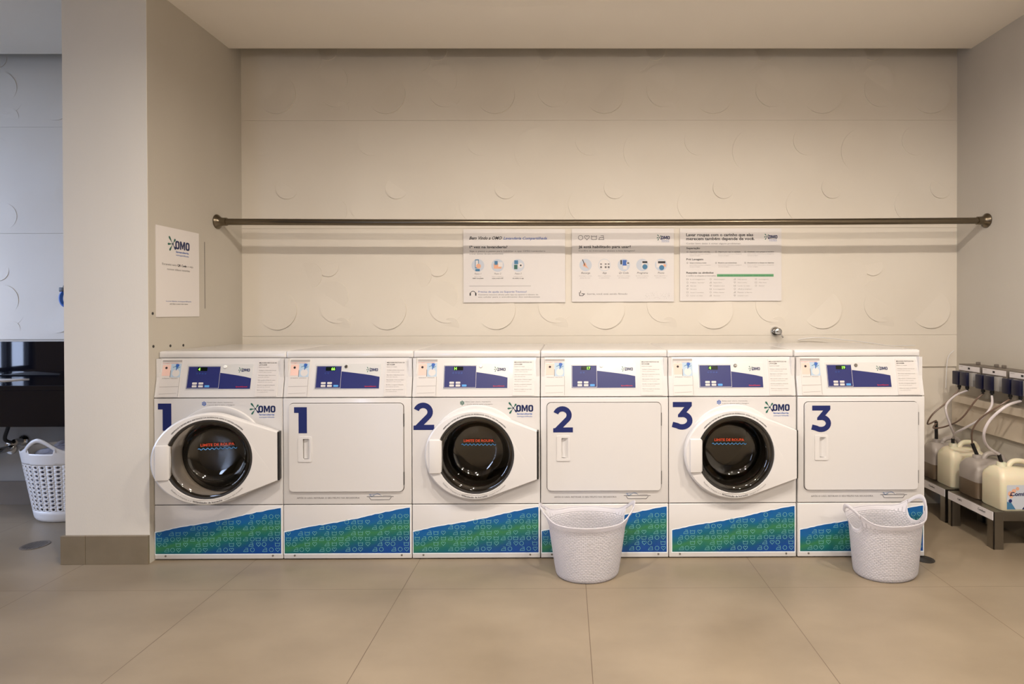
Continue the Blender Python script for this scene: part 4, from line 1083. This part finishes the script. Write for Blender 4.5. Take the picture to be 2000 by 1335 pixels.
# stands
def stand(ya, yb, label, words):
    t = thing('jug_stand', label, 'stand', (2.39, ya, 0), 0, 'metal jug stands')
    wx, wy = .29, yb-ya; q = .056
    MB().rbox(0.004, wx, 0.004, wy-.004, .190, .212, M_STEEL, .002, 1).build('stand_top', t)
    for (x, y) in ((0, 0), (wx-q, 0), (0, wy-.03), (wx-q, wy-.03)):
        m = MB(); m.rbox(x, x+q, y, y+.006, 0, .212, M_STEEL, .001, 1).rbox(x, x+.006, y, y+.05 if y == 0 else y+.03, 0, .212, M_STEEL, .001, 1); m.build('leg', t)
    MB().rbox(q, wx, -.001, .006, .160, .214, M_STEEL, .001, 1).build('front_rail', t)
    m = MB(); fr = Fr((-.001, wy, 0), (0, -1, 0), (0, 0, 1), (-1, 0, 0))
    m.prism(fr, [(0.006, .164), (wy-.002, .164), (wy-.002, .210), (0.006, .210)], [], 0, .004, M_STRIP)
    for (u, s_) in words: m.text(fr, s_, u, .186, .012, .0046, M_INK, bold=.02)
    m.build('label_strip', t, None)
stand(3.130, 3.505, 'metal jug stand nearest the camera with two jugs on it', ((.09, 'OMO'), (.26, 'Comfort')))
stand(3.530, 3.865, 'metal jug stand in the corner nearest the back wall', ((.18, 'Comfort'),))
def jug(ya, yb, label, mtb, lab, hz=1.0):
    t = thing('detergent_jug', label, 'jug', (2.44, ya, .2125), 0, 'detergent jugs on the stands')
    wx, wy = .235, yb-ya; Hs = .200*hz
    def loop(x0, x1, y0, y1, z, r): return [Vector((u, v, z)) for u, v in rrect(x0, y0, x1, y1, r, 4)]
    m = MB()
    c = (.052, wy/2)
    L = [loop(.006, wx-.006, .006, wy-.006, 0, .02), loop(0, wx, 0, wy, .008, .022), loop(0, wx, 0, wy, Hs-.045, .024), loop(.004, wx-.004, .006, wy-.006, Hs-.022, .026), loop(.016, wx-.03, .030, wy-.030, Hs+.006, .024), loop(.028, .10, c[1]-.030, c[1]+.030, Hs+.018, .026)]
    m.loft(L, mtb, True, True, True)
    m.lathe((c[0]+.008, c[1], 0), (0, 0, 1), [(.024, Hs+.014), (.024, Hs+.030), (.022, Hs+.034)], mtb, 24, False, True)
    m.build('jug_body', t, 50)
    MB().tube([(.095, c[1], Hs+.006), (.115, c[1], Hs+.036), (.150, c[1], Hs+.046), (.200, c[1], Hs+.036), (.222, c[1], Hs-.005), (.218, c[1], Hs-.05)], .0145, mtb, 12).build('jug_handle', t)
    MB().lathe((c[0]+.008, c[1], Hs+.034), (0, 0, 1), [(.023, 0), (.022, .004), (.012, .006)], M_CREAM if mtb == M_CREAM else M_JUGHALF, 20, True, True).build('jug_cap', t)
    if lab:
        m = MB(); fr = Fr((0, -.0004, 0)); m.prism(fr, rrect(.026, .012, wx-.012, .148, .006), [], 0, .0008, M_PGREY)
        n = .0012; g = M_SKIN
        for (x, y, r_) in ((.045, .10, .014), (.065, .115, .012), (.085, .128, .010), (.05, .085, .010)): m.disc(fr, x, y, r_, n, g, 12)
        m.flat(fr, [(.026, .012), (.075, .012), (.05, .05), (.026, .055)], n, M_TEAL); m.flat(fr, [(.11, .012), (wx-.012, .012), (wx-.012, .05), (.14, .05)], n, M_LOGO)
        m.disc(fr, .045, .060, .010, n+.0003, M_NAVY, 14); m.text(fr, 'Comfort', .044, .088, .022, n+.0004, M_LOGO, width=.13, bold=.03)
        m.build('jug_label', t, None)
    return Vector((2.44+c[0]+.008, ya+c[1], .2125+Hs+.034))
nA = jug(3.134, 3.302, 'cream detergent jug with a printed label at the right edge of the picture', M_CREAM, True, 1.08)
nB = jug(3.325, 3.495, 'translucent jug half full of brown liquid beside the labelled jug', M_JUGHALF, False, 1.05)
nC = jug(3.545, 3.700, 'unlabelled cream jug in the middle of the row on the stands', M_CREAM, False, 1.15)
nD = jug(3.715, 3.855, 'greyish jug half hidden behind dryer 3 in the corner', M_JUGHALF, False, 1.1)
# suction lances
def lance(name, label, n0, d, L):
    e = n0+Vector(d).normalized()*L
    o = MB().tube([n0+Vector((0, 0, .0065)), n0+(e-n0)*.5, e], .0105, M_BLACK, 12, 2).build(name); tag(o, label, 'tube', 'suction lances in the jugs')
    return e
eD = lance('suction_lance', 'black upright lance standing in the corner jug', nD, (-.02, -.01, 1), .125)
eC = lance('suction_lance', 'short black lance in the unlabelled cream jug', nC, (.0, 0, 1), .035)
eB = lance('suction_lance', 'black tilted lance in the jug of brown liquid', nB, (-.32, .1, 1), .075)
eA = lance('suction_lance', 'black tilted lance in the labelled cream jug', nA, (-.25, .05, 1), .05)
def hose(label, pts, mt, r=.0065): tag(MB().tube(pts, r, mt, 10, 8).build('dosing_hose'), label, 'hose', 'hoses between pumps and jugs')
hd = lambda ya, yb, a, b: Vector((XF-.022, yb-(a+b)/2-.008, .875-.022-.030))
h1a, h1b = hd(3.52, 3.712, 0, .056), hd(3.52, 3.712, .07, .132); h2a, h2b = hd(3.308, 3.502, 0, .056), hd(3.308, 3.502, .07, .132); h3a, h3b = hd(3.098, 3.288, 0, .056), hd(3.098, 3.288, .07, .132)
hose('brown hose from the corner pump curving down behind dryer 3', [h1a, at(1855, 785, 3.68), at(1825, 810, 3.68), at(1814, 830, 3.72), eD+Vector((0, 0, .005))], M_TUBEB, .005)
hose('pale hose from the corner pump dropping into the unlabelled cream jug', [h1b, at(1868, 775, 3.55), at(1850, 797, 3.50), at(1858, 830, 3.50), at(1866, 850, 3.56), eC], M_TUBEW)
hose('brown hose from the middle pump crossing left to the corner jug', [h2a, at(1908, 785, 3.48), at(1880, 820, 3.55), at(1850, 835, 3.65), at(1826, 838, 3.72), eD+Vector((.004, 0, -.01))], M_TUBEB, .005)
hose('pale hose from the middle pump sweeping left to the unlabelled cream jug', [h2b, at(1940, 795, 3.35), at(1922, 818, 3.36), at(1892, 836, 3.42), at(1870, 848, 3.50), eC+Vector((.006, 0, .004))], M_TUBEW)
hose('brown hose from the nearest pump down to the jug of brown liquid', [h3a, at(1955, 795, 3.26), at(1918, 820, 3.33), at(1902, 845, 3.38), eB], M_TUBEB, .005)
hose('thick pale hose from the nearest pump looping to the labelled jug', [h3b, at(1970, 795, 3.08), at(1938, 822, 3.10), at(1925, 850, 3.12), at(1932, 874, 3.16), eA], M_TUBEW, .0075)
